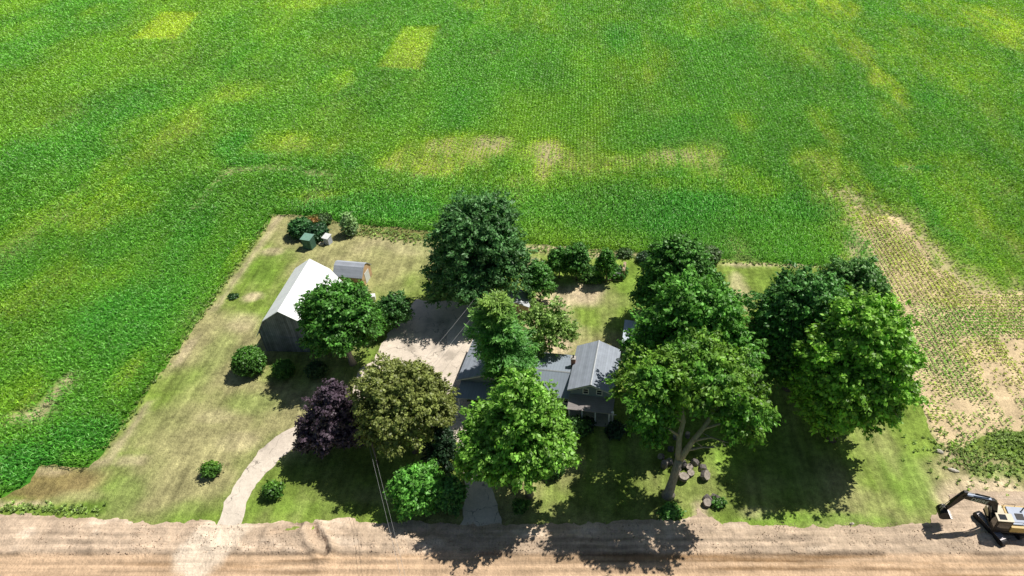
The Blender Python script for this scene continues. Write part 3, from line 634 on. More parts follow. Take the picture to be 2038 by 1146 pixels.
T('shade_tree', 'greyish topped tree behind the round bright maple, nearest the corn', 1690, 588, 9, 5.2, 5.6, (.065, .14, .035), None, ROUND, .35, seed=32, clump=.7, leaf=.34)
T('maple_tree', 'huge round bright maple on the right casting a round shadow', 1703, 730, 13, 6.9, 9.9, (.105, .21, .025), (.155, .28, .03), OVAL, .5, seed=33, clump=.95, leaf=.40, cover=1.9, gaps=.06, contrast=.5, low=-.85)
# thin many-stemmed tree behind the house
T('young_tree', 'thin open crowned tree with bare stems behind the house', 1090, 655, 6, 4.4, 4.8, (.12, .19, .045), (.07, .14, .03), ROUND, .16, seed=34, clump=.5, leaf=.28, cover=.75, gaps=.27, nlimb=11)
T('young_tree', 'narrow green tree just right of the very large dark tree', 1072, 560, 4.2, 2.2, 3.8, (.06, .15, .03), None, COLUMN, .14, seed=35, clump=.55, leaf=.28)
T('garden_tree', 'left tree of the clump beside the vegetable garden', 1112, 522, 3.2, 1.75, 2.8, (.048, .125, .022), None, ROUND, .13, seed=36, clump=.6, leaf=.28)
T('garden_tree', 'right, taller tree of the clump beside the vegetable garden', 1147, 521, 3.7, 2.25, 3.5, (.042, .115, .02), None, ROUND, .13, seed=37, clump=.6, leaf=.28)
T('garden_tree', 'slim single tree standing in front of the wooden garden frame', 1207, 526, 3.6, 1.6, 3.2, (.05, .135, .02), None, COLUMN, .13, seed=38, clump=.5, leaf=.28)
# front yard
T('leafy_tree', 'bright green low tree beside the straight driveway near the road', 832, 975, 3., 3.2, 3.2, (.075, .195, .03), (.10, .23, .035), ROUND, .16, seed=39, clump=.6, leaf=.3)
T('leafy_tree', 'dim green small tree in shade against the straight driveway', 893, 985, 2.4, 1.9, 2.7, (.04, .11, .025), None, ROUND, .12, seed=40, clump=.5, leaf=.28)
T('evergreen_tree', 'dark evergreen in deep shade left of the straight driveway', 878, 895, 3.4, 2.0, 3.9, (.014, .034, .014), None, COLUMN, .16, seed=41, clump=.5, leaf=.3)
# tall forked tree on the right of the house
def tall_tree():
    rs = np.random.default_rng(28); X, Y = G(1390, 792, 16); bx, by = G(1330, 985); t = empty('tall_tree', (bx, by, .03), 'tall tree with a bare grey forked trunk and umbrella crown above cut logs', 'tree')
    ox, oy = X-bx, Y-by; R, Rz = 7.6, 4.6
    lobes = [(ox+R*a, oy+R*b, 16+Rz*c, R*r, Rz*q) for a, b, c, r, q in UMBR]
    mb = MB()
    mb.tube([(0, 0, -.2), (.05, 0, .5), (.3, .05, 2.5), (.55, .1, 4.6), (.8, .2, 6.6)], [.95, .62, .52, .48, .5], 12)
    main = [[(.75, .2, 6.3), (.62, .3, 8), (.6, .7, 10), (.9, 1., 12.), (.4, 1.8, 15), (-.8, 2.2, 18)], [(.85, .2, 6.3), (1.4, .1, 8.2), (2., 0, 10), (2.9, .0, 12), (4.2, .6, 14.5), (5.4, 1.4, 17.2)]]
    for m in main: mb.tube(m, [.42, .36, .31, .26, .2, .1], 10)
    for a, e in ((main[0][3], (-3.8, .4, 15.5)), (main[0][3], (-4.5, 2.6, 17)), (main[0][4], (.6, 5, 18)), (main[1][3], (6.8, -1.4, 14.6)), (main[1][2], (5.2, -2.4, 12.6)), (main[1][4], (8.2, 1, 16)), (main[1][4], (3.6, -1.8, 17)), (main[0][2], (-2.4, -1.2, 13.4)), (main[1][1], (4.3, -.9, 9.9)), (main[0][4], (2.4, 2, 19))):
        a = Vector(a); e = Vector(e); mid = a.lerp(e, .5)+Vector((rs.normal()*.25, rs.normal()*.25, .35))
        mb.tube([a, a.lerp(mid, .5), mid, mid.lerp(e, .5), e], [.17, .14, .11, .08, .04], 7)
        for s in range(3):
            q = mid.lerp(e, s/3); mb.tube([q, q+Vector((rs.normal()*.8, rs.normal()*.8, rs.uniform(.2, 1.4)))], [.06, .02], 5)
    mb.build('trunk', M_BARKL, t, True)
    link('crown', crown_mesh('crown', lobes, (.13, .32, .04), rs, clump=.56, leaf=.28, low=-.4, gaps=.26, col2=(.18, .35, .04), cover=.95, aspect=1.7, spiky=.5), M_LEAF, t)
tall_tree()
# feathery pine growing between garage and house
def pine():
    rs = np.random.default_rng(50); bx, by = G(1008, 778); t = empty('pine_tree', (bx, by, .03), 'feathery light green pine between the garage and the house', 'pine tree')
    mb = MB(); Ht = 16.6; mb.tube([(0, 0, -.2), (.1, 0, 6), (.05, .1, 12), (0, 0, Ht)], [.42, .32, .2, .04], 9)
    Ps, Ns, As, Cs, Ss = [], [], [], [], []
    z = 2.6; lvl = 0
    while z < Ht-.3:
        f = (z-2.6)/(Ht-2.6); L = 5.0*(1-f)**.6+.35 if f > .25 else 3.4
        nb = 7 if f < .8 else 5
        for i in range(nb):
            az = 2*math.pi*(i+rs.uniform(-.3, .3))/nb+lvl*.7; Lb = L*rs.uniform(.55, 1.15)*(1+(.28 if f < .42 else -.2)*math.cos(az)); rise = .12+.55*f
            d = np.array((math.cos(az), math.sin(az), 0.)); n = 7; Lb *= .92
            pts = [np.array((0, 0, z))+d*Lb*s/n+np.array((0, 0, 1))*(rise*Lb*(s/n)-.25*Lb*(s/n)**2*(1-f)) for s in range(n+1)]
            mb.tube([tuple(p) for p in pts], [.09*(1-.8*s/n)*(1-.5*f) for s in range(n+1)], 5)
            for s in range(1, n+1):
                side = np.array((-d[1], d[0], 0)); wdt = Lb*.24*(1.15-s/n)+.25
                for q in range(-2, 3):
                    tip = pts[s]+side*wdt*q/2*1.1+d*abs(q)*.16+np.array((0, 0, rs.uniform(-.1, .18)))
                    m = 12; dirv = d*.9+side*q*.38+np.array((0, 0, .22))
                    P = tip+rs.normal(0, .17, (m, 3))+np.outer(rs.uniform(-.5, .4, m), dirv)
                    A = dirv+rs.normal(0, .3, (m, 3)); Nn = np.array((0, 0, 1.))+rs.normal(0, .5, (m, 3))
                    yel = smooth(.6, 1., f)*.7+smooth(.75, 1., s/n)*.15
                    c = np.array((.14, .40, .08))*(1-yel)+np.array((.36, .52, .10))*yel; c = c*(.6+.5*s/n)
                    Ps.append(P); Ns.append(Nn); As.append(A); Cs.append(c*rs.uniform(.6, 1.4, (m, 1))); Ss.append(rs.uniform(.10, .18, m))
        z += .8+.4*(1-f); lvl += 1
    P, Nn, A, C, S = map(np.concatenate, (Ps, Ns, As, Cs, Ss)); Nn /= np.linalg.norm(Nn, axis=1)[:, None]; A /= np.linalg.norm(A, axis=1)[:, None]
    V, F, C = leaf_quads(P, Nn, S, 4., C, rs, A)
    mb.build('trunk', M_BARK, t, True); link('crown', np_mesh('crown', V, F, C), M_LEAF, t)
pine()
# shrubs
def shrub(label, px, py, R, Hh, col, col2=None, name='round_shrub', group=None, seed=1, leaf=.2, clump=.3, sub=None, cat='shrub', **kw):
    rs = np.random.default_rng(seed); X, Y = G(px, py); t = empty(name, (X, Y, .03), label, cat, group=group)
    col = tuple(1.45*c for c in col); col2 = tuple(1.6*c for c in col2) if col2 else None
    lobes = [(a*R, b*R, Hh*(.5+.5*c), R*r, Hh*.5*q) for a, b, c, r, q in (sub or [(0, 0, 0, 1, 1)])]
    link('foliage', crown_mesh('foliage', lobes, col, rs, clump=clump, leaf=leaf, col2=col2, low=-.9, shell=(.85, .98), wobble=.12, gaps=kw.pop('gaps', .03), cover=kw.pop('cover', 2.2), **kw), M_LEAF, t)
    mb = MB()
    for i in range(5):
        a = 2*math.pi*i/5; mb.tube([(0, 0, -.1), (math.cos(a)*R*.25, math.sin(a)*R*.25, Hh*.35), (math.cos(a)*R*.55, math.sin(a)*R*.55, Hh*.65)], [.06, .045, .015], 5)
    mb.build('stem', M_BARK, t, True); return t
S = shrub
S('large barrel shaped clipped shrub nearest the barn corner', 503, 738, 2.05, 4.1, (.045, .12, .018), (.06, .155, .02), seed=61, sub=[(0, 0, -.15, 1, .85), (0, 0, .2, .85, .8)], clump=.38, leaf=.22, gaps=.0, contrast=.3)
S('smooth dome shaped clipped shrub half in barn shade', 568, 745, 1.45, 2.2, (.05, .14, .018), None, seed=62, leaf=.16, clump=.25, contrast=.1)
S('dim clipped shrub wholly in the shade in front of the barn', 633, 745, 1.4, 1.9, (.035, .08, .022), None, seed=63, leaf=.16, clump=.25, contrast=.15)
S('small round shrub alone on the lawn left of the curved driveway', 424, 942, 1.0, 1.75, (.06, .15, .02), (.09, .19, .02), seed=64)
S('small round shrub inside the bend of the curved driveway', 547, 984, 1.05, 1.9, (.055, .14, .02), (.08, .18, .02), seed=65)
S('small round shrub on the dry grass left of the forked front maple', 1025, 955, .75, 1.4, (.05, .13, .02), None, seed=66)
S('small round shrub nearest the road below the forked front maple', 1037, 1014, .8, 1.5, (.05, .13, .02), None, seed=67)
S('dark round shrub half hidden under the right of the front maple', 1105, 942, 1.15, 2.1, (.035, .095, .02), None, seed=68)
S('leafy shrub at the house corner beside the front maple', 1148, 858, 1.5, 1.9, (.06, .15, .03), None, 'leafy_shrub', seed=69, clump=.4, leaf=.25, gaps=.12)
S('pale grey green pear shaped shrub at the back edge of the lawn', 699, 466, 1.35, 4.6, (.17, .27, .12), (.21, .33, .13), 'cypress_shrub', seed=70, sub=[(0, 0, -.3, 1, .7), (0, 0, .1, .78, .7), (.05, 0, .5, .45, .5)], clump=.4, leaf=.24)
S('largest of the deep green shrubs behind the green shed', 602, 468, 1.9, 3.3, (.03, .10, .03), (.045, .135, .035), 'leafy_shrub', seed=71, clump=.5, leaf=.28, sub=ROUND)
S('deep green shrub between the green shed and the small white shed', 632, 472, 2.0, 2.6, (.028, .085, .03), None, 'leafy_shrub', seed=72, clump=.5, leaf=.28, sub=ROUND)
S('orange tinged shrub behind the two tiny sheds', 625, 447, 1.4, 1.7, (.24, .14, .04), (.12, .14, .03), 'leafy_shrub', seed=73, clump=.4, leaf=.25, gaps=.15, sub=ROUND)
S('low dark shrub by the corn behind the two tiny sheds', 645, 443, 1.5, 1.5, (.05, .10, .025), None, 'leafy_shrub', seed=74, clump=.4, leaf=.25, gaps=.12, sub=ROUND)
S('low spreading plants in front of the wooden garden frame', 1178, 556, 1.9, .9, (.08, .17, .035), None, 'garden_plant', seed=75, clump=.4, leaf=.25, gaps=.12)
S('low dark plants behind the slim garden tree', 1181, 541, 1.2, .9, (.04, .11, .02), None, 'garden_plant', seed=76, clump=.4, leaf=.25, gaps=.08)
S('leafy vine heaped over the wooden garden frame', 1231, 549, 1.5, 1.7, (.05, .14, .025), None, 'garden_plant', seed=77, clump=.4, leaf=.25, gaps=.14)
S('yellow green bush left of the garden clump', 1085, 535, 1.2, 1.5, (.14, .19, .03), None, 'leafy_shrub', seed=78, clump=.4, leaf=.25, gaps=.14)
S('wide dark shrub on the strip of bare soil beside the corn', 1287, 519, 1.7, 1.4, (.045, .095, .04), None, 'leafy_shrub', seed=79, clump=.4, leaf=.24, gaps=.1)
S('low green shrub on the bare strip left of the wide dark shrub', 1243, 508, 1.2, 1.1, (.07, .13, .04), None, 'leafy_shrub', seed=80, clump=.4, leaf=.24, gaps=.1)
S('pale leafy bush peeping over the rearmost dark tree by the corn', 1412, 520, 1.8, 2.8, (.11, .18, .07), None, 'leafy_shrub', seed=81, clump=.4, leaf=.26, gaps=.1)
S('green weeds growing beside the three separate log rounds', 1430, 1003, .8, .8, (.07, .17, .03), None, 'weed_clump', seed=82, clump=.25, leaf=.2, gaps=.15, cat='weeds')
S('low dark weeds on the mown patch left of the barn', 465, 592, .7, .5, (.04, .10, .03), None, 'weed_clump', seed=83, clump=.25, leaf=.2, gaps=.1, cat='weeds')
S('bright understorey bush in the shade near the road below the tall tree', 1335, 1022, 1.0, .7, (.09, .22, .04), None, 'leafy_shrub', seed=84, clump=.4, leaf=.26, gaps=.2, sub=ROUND)
S('foundation shrub below the left end of the front porch', 1165, 850, 1.1, 1.1, (.02, .05, .02), None, 'leafy_shrub', seed=85, clump=.4, leaf=.24)
S('foundation shrub below the right end of the front porch', 1225, 862, 1.2, 1.3, (.02, .05, .02), None, 'leafy_shrub', seed=86, clump=.4, leaf=.24)
# weeds along the back edge: nobody could count them
rs = np.random.default_rng(99)
bx, by = [], []
for (a, b, wd, n) in (((700, 455), (870, 480), 1.8, 300), ((1050, 497), (1240, 508), 1.3, 190), ((1240, 510), (1640, 533), .5, 120), ((1880, 905), (2040, 925), 3.5, 380), ((1985, 872), (2080, 880), 1.3, 240), ((203, 905), (546, 427), .5, 260), ((0, 1012), (200, 1016), .6, 110)):
    p = np.array(G(*a)); q = np.array(G(*b)); t = rs.uniform(0, 1, n)[:, None]; xy = p+(q-p)*t+rs.normal(0, wd*.6, (n, 2)); bx.append(xy[:, 0]); by.append(xy[:, 1])
bx = np.concatenate(bx); by = np.concatenate(by); n = len(bx)
V, F, C = leafy_rows(bx, by, rs.uniform(0, 6.3, n), rs.uniform(.12, .4, n), np.array((.26, .38, .09))*rs.uniform(.6, 1.6, (n, 1)), 9, rs.uniform(.15, .34, n), rs.uniform(.07, .14, n), rs)
wd = link('field_weeds', np_mesh('field_weeds', V, F, C), M_CORN); tag(wd, 'rough weeds growing along the lawn edges between grass and corn', 'weeds', kind='stuff')

# clods and stones thrown up along the graded verge
rs = np.random.default_rng(123); n = 5200
cx_ = rs.uniform(-62, 58, n); cy_ = Y1105+rs.uniform(-.2, 1, n)**1.3*3.9
cl = fbm(cx_*.4, cy_*.6, 55, 3) > .47; cx_, cy_ = cx_[cl], cy_[cl]; n = len(cx_)
oct_ = np.array([(1, 0, 0), (0, 1, 0), (-1, 0, 0), (0, -1, 0), (0, 0, 1), (0, 0, -1)], float); of = np.array([(0, 1, 4), (1, 2, 4), (2, 3, 4), (3, 0, 4), (1, 0, 5), (2, 1, 5), (3, 2, 5), (0, 3, 5)])
sz = rs.uniform(.02, .085, n); V = oct_[None]*sz[:, None, None]*rs.uniform(.5, 1.4, (n, 6, 1)); V[:, :, 0] += cx_[:, None]; V[:, :, 1] += cy_[:, None]
V[:, :, 2] += .06+road_relief(cx_, cy_, np.full(n, 5.))[:, None]+sz[:, None]*.3
F = (of[None]+(np.arange(n)*6)[:, None, None]).reshape(-1, 3)
C = np.repeat(np.array((.50, .38, .28))*rs.uniform(.5, 1.3, (n, 1)), 6, 0)
cb_ = link('dirt_clods', np_mesh('dirt_clods', V.reshape(-1, 3), F, C), M_SOIL); tag(cb_, 'loose clods and small stones scattered over the graded dirt verge', 'stones', kind='stuff')

# ------------------------------------------------------------------ buildings
M_WHITE_ROOF = m_ribbed('white_metal_roof', (.88, .89, .90), 1, .9, .04, .45, .01, .93, duty=.93)
M_BARN_WALL = m_ribbed('grey_barn_boards', (.24, .25, .285), 0, .3, .3, .9, .02, .5)
M_GREY_ROOF = m_ribbed('grey_shingles', (.31, .345, .40), 0, .32, .10, .8, .01, .82)
M_GREY_METAL = m_ribbed('grey_metal_roof', (.27, .315, .37), 0, .42, .05, .5, .02, .7, duty=.9)
M_SIDING = m_ribbed('blue_grey_siding', (.20, .245, .30), 2, .16, .06, .7, .01, .7)
M_TAN_WALL = m_ribbed('tan_boards', (.50, .33, .19), 0, .25, .15, .8, .01, .7)
M_GREEN_P = m_ribbed('green_sheet', (.075, .17, .12), 0, .3, .12, .6, .01, .8)
M_WHITE = m_plain('white_paint', (.78, .78, .76), .5, .08)
M_TRIM = m_plain('pale_trim', (.62, .63, .62), .6, .08)
M_GLASS = m_plain('dark_glass', (.02, .025, .03), .08, .1, spec=.8)
M_DARK = m_plain('dark_opening', (.03, .03, .035), .9, .2)
M_BRICK = m_plain('chimney_brick', (.26, .13, .09), .9, .3, 8.)
M_WOOD = m_plain('weathered_wood', (.44, .33, .22), .9, .3, 4., vscale=(1, 1, .2))
M_POLE = m_plain('pole_wood', (.20, .16, .13), .9, .3, 4., vscale=(1, 1, .2))
M_METALG = m_plain('grey_metal', (.42, .44, .46), .45, .1, metal=.3)
M_WIRE = m_plain('wire', (.33, .33, .33), .5, .05)
M_CONC = m_plain('concrete', (.45, .42, .38), .9, .15)

def gable(parent, w_, d0, d1, he, hr, wall, roof, over=.35, overy=.4, ridge=.5, th=.14, x0=0., wallname='wall'):
    """gable building: ridge along local y, front at y=d0; wall prism plus two roof slabs"""
    xr = x0+w_*ridge; x1 = x0+w_
    MB().prism([(x0, 0), (x1, 0), (x1, he), (xr, hr), (x0, he)], d0, d1).build(wallname, wall, parent)
    sl = (hr-he)/(xr-x0); sr = (hr-he)/(x1-xr)
    MB().prism([(x0-over, he-over*sl+.01), (xr, hr+.01), (xr, hr+.01+th), (x0-over, he-over*sl+.01+th)], d0-overy, d1+overy).build('roof', roof, parent)
    MB().prism([(xr+.003, hr+.01), (x1+over, he-over*sr+.01), (x1+over, he-over*sr+.01+th), (xr+.003, hr+.01+th)], d0-overy, d1+overy).build('roof', roof, parent)
    MB().prism([(xr-.12, hr+th+.0), (xr, hr+th+.06), (xr+.12, hr+th+.0)], d0-overy-.02, d1+overy+.02).build('ridge_cap', M_METALG, parent)
def window(parent, x, y, z, w_, h_, face=-1, axis='y', name='window'):
    fr = MB()
    def bx(a, b, c, d, o0, o1):
        if axis == 'y': fr_.box(a, b, y+min(face*o0, face*o1), y+max(face*o0, face*o1), c, d)
        else: fr_.box(y+min(face*o0, face*o1), y+max(face*o0, face*o1), a, b, c, d)
    fr_ = MB(); t = .09
    bx(x-w_/2-t, x-w_/2, z-h_/2-t, z+h_/2+t, -.02, .07); bx(x+w_/2, x+w_/2+t, z-h_/2-t, z+h_/2+t, -.02, .07)
    bx(x-w_/2, x+w_/2, z+h_/2, z+h_/2+t, -.02, .068); bx(x-w_/2, x+w_/2, z-h_/2-t, z-h_/2, -.02, .10); bx(x-w_/2, x+w_/2, z-.025, z+.025, -.02, .05)
    f = fr_.build(name, M_WHITE, parent)
    fr_ = MB(); bx(x-w_/2, x+w_/2, z-h_/2, z+h_/2, -.015, .02); fr_.build('pane', M_GLASS, f)

# house: a long low farmhouse turned a little from the road
hx, hy = G(1134, 775, 4.4)          # front left eave of the two-storey wing
TH = math.radians(-8)
house = empty('farmhouse', (hx+.05, hy+.35, 0), 'long blue grey farmhouse with grey roofs, garage at its left and porch in front', 'house', rz=TH)
gable(house, 5.5, 0, 7.7, 4.35, 5.6, M_SIDING, M_GREY_ROOF)
window(house, 2.05, 0, 4.05, .62, .78); window(house, 3.85, 0, 4.05, .62, .78)
window(house, 1.4, 0, 1.3, .9, 1.3); window(house, 4.3, 0, 1.3, .9, 1.3)
window(house, 2.5, 5.5, 1.5, .9, 1.2, 1, 'x'); window(house, 6.2, 5.5, 1.5, .9, 1.2, 1, 'x'); window(house, 4.4, 5.5, 3.5, .7, .8, 1, 'x')
d_ = MB().box(2.4, 3.3, -.05, .01, .15, 2.15).build('door', M_WHITE, house)
MB().tube([(3.2, -.06, 1.1), (3.2, -.12, 1.1)], .04, 8).build('handle', M_METALG, d_)
for xx in (.75, 4.95): MB().box(xx-.4, xx+.4, -.03, .02, 4.22, 4.3).build('vent', M_DARK, house)
# gable trim
MB().prism([(-.37, 4.12), (2.75, 5.47), (2.75, 5.60), (-.37, 4.25)], -.43, -.405).build('fascia', M_TRIM, house)
MB().prism([(2.75, 5.47), (5.87, 4.12), (5.87, 4.25), (2.75, 5.60)], -.43, -.405).build('fascia', M_TRIM, house)
# porch
MB().prism([(-2.25, 2.62), (-.03, 3.12), (-.03, 3.22), (-2.25, 2.72)], -.1, 5.9, 'x').build('porch_roof', m_ribbed('porch_shingles', (.30, .27, .26), 1, .3, .12, .9, .01, .8), house)
MB().box(-.1, 5.9, -2.25, -.03, .0, .18).build('porch_floor', M_CONC, house)
for xx in (.15, 1.85, 3.6, 5.4): MB().box(xx-.07, xx+.07, -2.15, -2.01, .18, 2.63).build('post', M_WHITE, house)
# chimney on the left side of the wing, with a metal cap
ch = MB().box(-.62, -.03, 4.4, 5.0, 0, 5.2).build('chimney', M_BRICK, house)
MB().box(-.68, .03, 4.34, 5.06, 5.2, 5.3).build('cap', M_CONC, ch)
MB().tube([(-.32, 4.7, 5.3), (-.32, 4.7, 5.75)], .1, 10).build('flue', M_DARK, ch)
# satellite dish on the right eave
dish = MB(); rings = []
for r, z in ((.02, 0), (.18, .03), (.32, .1), (.36, .14)): rings.append((r, z))
for k in range(14):
    a0, a1 = 2*math.pi*k/14, 2*math.pi*(k+1)/14
    for (r0, z0), (r1, z1) in zip(rings, rings[1:]):
        dish.poly([(r0*math.cos(a0), -z0, r0*math.sin(a0)), (r1*math.cos(a0), -z1, r1*math.sin(a0)), (r1*math.cos(a1), -z1, r1*math.sin(a1)), (r0*math.cos(a1), -z0, r0*math.sin(a1))])
dish.tube([(0, 0, 0), (0, .1, -.2), (0, .1, -.9)], .03, 6); dish.tube([(0, 0, -.3), (0, -.4, -.1)], .015, 5)
dish.build('satellite_dish', M_WHITE, house, loc=(5.75, 5.6, 4.95))
# middle range: ridge parallel to the front
x0m, x1m = -10.6, -.04
yf, yr, yb = .15, 3.1, 7.0
MB().prism([(yf, 0), (yb, 0), (yb, 3.1), (yr, 3.9), (yf, 2.45)], x0m+.02, x1m-.02, 'x').build('wall', M_SIDING, house)
sf = (3.9-2.45)/(yr-yf); sb = (3.9-3.1)/(yb-yr)
MB().prism([(yf-.35, 2.45-.35*sf+.01), (yr, 3.91), (yr, 4.03), (yf-.35, 2.45-.35*sf+.13)], x0m, x1m, 'x').build('roof', M_GREY_METAL, house)
MB().prism([(yr+.003, 3.91), (yb+.35, 3.1-.35*sb+.01), (yb+.35, 3.1-.35*sb+.13), (yr+.003, 4.03)], x0m, x1m, 'x').build('roof', M_GREY_METAL, house)
MB().prism([(yr-.12, 4.0), (yr, 4.09), (yr+.12, 4.02)], x0m, x1m-.01, 'x').build('ridge_cap', M_METALG, house)
for k in range(7): window(house, -.62-k*.72, yf, 1.75, .56, .95)
MB().tube([(-3.2, 1.3, 3.0), (-3.2, 1.3, 3.35)], .07, 8).build('vent_pipe', M_DARK, house)
# garage wing, gable to the front
gx0, gy0 = G(912, 755, 3.2)
v = Matrix.Rotation(-TH, 2) @ Vector((gx0-house.location.x, gy0-house.location.y))
ga = bpy.data.objects.new('garage', None); COL.objects.link(ga); ga.parent = house; ga.location = (v.x+.15, v.y+.35, 0); ga.empty_display_size = .3
gable(ga, 7.0, 0, 9.0, 3.15, 4.5, M_SIDING, M_GREY_ROOF, over=.35)
MB().prism([(-.37, 2.93), (3.5, 4.37), (3.5, 4.5), (-.37, 3.06)], -.43, -.405).build('fascia', M_TRIM, ga)
MB().prism([(3.5, 4.37), (7.37, 2.93), (7.37, 3.06), (3.5, 4.5)], -.43, -.405).build('fascia', M_TRIM, ga)
MB().prism([(-2.6, 2.0), (-.03, 2.62), (-.03, 2.7), (-2.6, 2.08)], .1, 7.0, 'x').build('porch_roof', M_GREY_METAL, ga)
for xx in (.35, 3.6, 6.8): MB().box(xx-.06, xx+.06, -2.5, -2.38, 0, 2.03).build('post', M_WHITE, ga)
dd = MB().box(-.05, -.001, 1., 3.6, .05, 2.3).build('garage_door', M_WHITE, ga)
MB().box(-.05, -.002, 5., 7.6, .05, 2.3).build('garage_door', M_WHITE, ga)
MB().box(1.2, 2.1, -.05, -.001, .1, 2.1).build('door', M_WHITE, ga); window(ga, 4.4, 0, 1.4, 1.1, 1.)
# small garden building right of the house
ox, oy = G(1238, 684, 2.4)
ob = empty('garden_shed', (ox+.2, oy+.2, 0), 'pale grey roofed outbuilding tucked under trees right of the house', 'shed', rz=math.radians(-7))
MB().prism([(0, 0), (3.2, 0), (3.2, 2.25), (0, 2.5)], 0, 4.7).build('wall', M_SIDING, ob)
MB().prism([(-.2, 2.52), (3.4, 2.24), (3.4, 2.34), (-.2, 2.62)], -.2, 4.9).build('roof', m_plain('pale_roof', (.50, .56, .63), .6, .12), ob)
MB().tube([(1.3, 1.4, 2.4), (1.3, 1.4, 3.0), (1.3, 1.15, 3.05)], .07, 8).build('vent_pipe', M_METALG, ob)
window(ob, 1.5, 0, 1.4, .7, .7)
# weathered lean-to roof behind the pine
ox, oy = G(1005, 602, 2.6)
wr = empty('woodshed', (ox, oy, 0), 'small weathered grey roofed shed under the very large dark tree', 'shed', rz=math.radians(-8))
MB().prism([(0, 0), (3.6, 0), (3.6, 2.3), (1.8, 2.9), (0, 2.3)], 0, 2.8).build('wall', M_WOOD, wr)
MB().prism([(-.3, 2.22), (1.8, 2.92), (1.8, 3.02), (-.3, 2.32)], -.3, 3.1).build('roof', M_METALG, wr)
MB().prism([(1.803, 2.92), (3.9, 2.22), (3.9, 2.32), (1.803, 3.02)], -.3, 3.1).build('roof', M_METALG, wr)

# barn with gambrel roof
bx_, by_ = G(584.5, 700)
barn = empty('barn', (bx_, by_, 0), 'big grey board barn with white metal gambrel roof', 'barn', rz=math.radians(-2))
def gambrel(parent, hw, bw, he, hb, hr, d0, d1, wall, roof, over=.35, th=.1, flare=.25):
    MB().prism([(-hw, 0), (hw, 0), (hw, he), (bw, hb), (0, hr), (-bw, hb), (-hw, he)], d0, d1).build('wall', wall, parent)
    sl = (hb-he)/(hw-bw)
    for s in (-1, 1):
        a = [(s*.003, hr+.01), (s*bw, hb+.01), (s*bw, hb+.01+th), (s*.003, hr+.01+th)]
        b = [(s*(bw+.003), hb+.01), (s*(hw+flare), he-flare*sl*.7+.01), (s*(hw+flare), he-flare*sl*.7+.01+th), (s*(bw+.003), hb+.01+th)]
        MB().prism(a, d0-over, d1+over).build('roof', roof, parent)
        MB().prism(b, d0-over, d1+over).build('roof', roof, parent)
gambrel(barn, 4.1, 2.75, 3.6, 6.1, 8.0, 0, 12.0, M_BARN_WALL, M_WHITE_ROOF, flare=.4)
MB().box(-1.4, 1.4, -.06, -.003, .1, 2.9).build('barn_door', M_BARN_WALL, barn)
MB().box(-.5, .5, -.05, -.002, 4.6, 5.7).build('hay_door', M_BARN_WALL, barn)
MB().prism([(4.13, 0), (8.6, 0), (8.6, 2.4), (4.13, 3.3)], .5, 9.5).build('lean_to', M_BARN_WALL, barn)
MB().prism([(4.13, 3.33), (8.9, 2.36), (8.9, 2.46), (4.13, 3.43)], .3, 9.7).build('lean_to_roof', M_WHITE_ROOF, barn)
# tan shed, gambrel with ridge parallel to the road
sx_, sy_ = G(664, 556)
c0 = Vector(G(662, 546, 2.2)); c1 = Vector(G(721, 551, 2.2)); d = c1-c0; L = d.length
sh = empty('storage_shed', (c0.x, c0.y, 0), 'tan shed with pale grey gambrel roof behind the barn', 'shed', rz=math.atan2(d.y, d.x))
sh.rotation_euler.z += math.radians(0)
W = 3.6
pr = [(0, 0), (W, 0), (W, 2.1), (W-1.1, 3.2), (W/2, 3.5), (1.1, 3.2), (0, 2.1)]
MB().prism(pr, .15, L-.15, 'x').build('wall', M_TAN_WALL, sh)
M_SHR = m_ribbed('pale_grey_shingles', (.40, .43, .48), 1, .35, .08, .8, .01, .88)
for q in ([(-.2, 1.92), (1.09, 3.22)], [(1.092, 3.22), (W/2-.001, 3.52)], [(W/2, 3.52), (W-1.092, 3.22)], [(W-1.09, 3.22), (W+.2, 1.92)]):
    (a, za), (b, zb) = q; MB().prism([(a, za), (b, zb), (b, zb+.09), (a, za+.09)], 0, L, 'x').build('roof', M_SHR, sh)
MB().box(L-.15, L-.09, 1.0, 2.6, .05, 2.0).build('double_door', M_TRIM, sh)
# tiny sheds at the back
def tiny(name, label, pxa, pxb, pyt, hh, dep, wall, roof, rz):
    a = Vector(G(pxa[0], pxa[1], hh)); b = Vector(G(pxb[0], pxb[1], hh)); d = b-a; L = d.length
    o = empty(name, (a.x, a.y, 0), label, 'shed', rz=math.atan2(d.y, d.x))
    MB().prism([(.08, 0), (dep, 0), (dep, hh+.25), (.08, hh-.02)], .1, L-.1, 'x').build('wall', wall, o)
    MB().prism([(-.12, hh-.02), (dep+.12, hh+.27), (dep+.12, hh+.34), (-.12, hh+.06)], 0, L, 'x').build('roof', roof, o)
    MB().box(L*.3, L*.7, .03, .077, .05, hh-.3).build('door', wall, o)
tiny('green_shed', 'tiny dark green shed with pale green roof', (597, 476), (616, 479), 468, 2.1, 1.5, M_GREEN_P, m_plain('pale_green_roof', (.20, .36, .28), .5, .12), 0)
tiny('white_shed', 'tiny white roofed shed beside the tiny green one', (640, 473), (652, 476), 466, 1.4, 1.1, m_plain('pale_blue_wall', (.45, .48, .58), .6, .1), M_WHITE, 0)
# pale stone slab before it
px, py = G(640, 486); st = MB().tube([(0, 0, -.05), (0, 0, .18), (0, 0, .24)], [.5, .48, .36], 12).build('stepping_stone', m_plain('pale_stone', (.55, .5, .36), .9, .15)); st.location = (px, py, .02); tag(st, 'flat pale stone lying on dry grass before the tiny white roofed shed', 'stone')
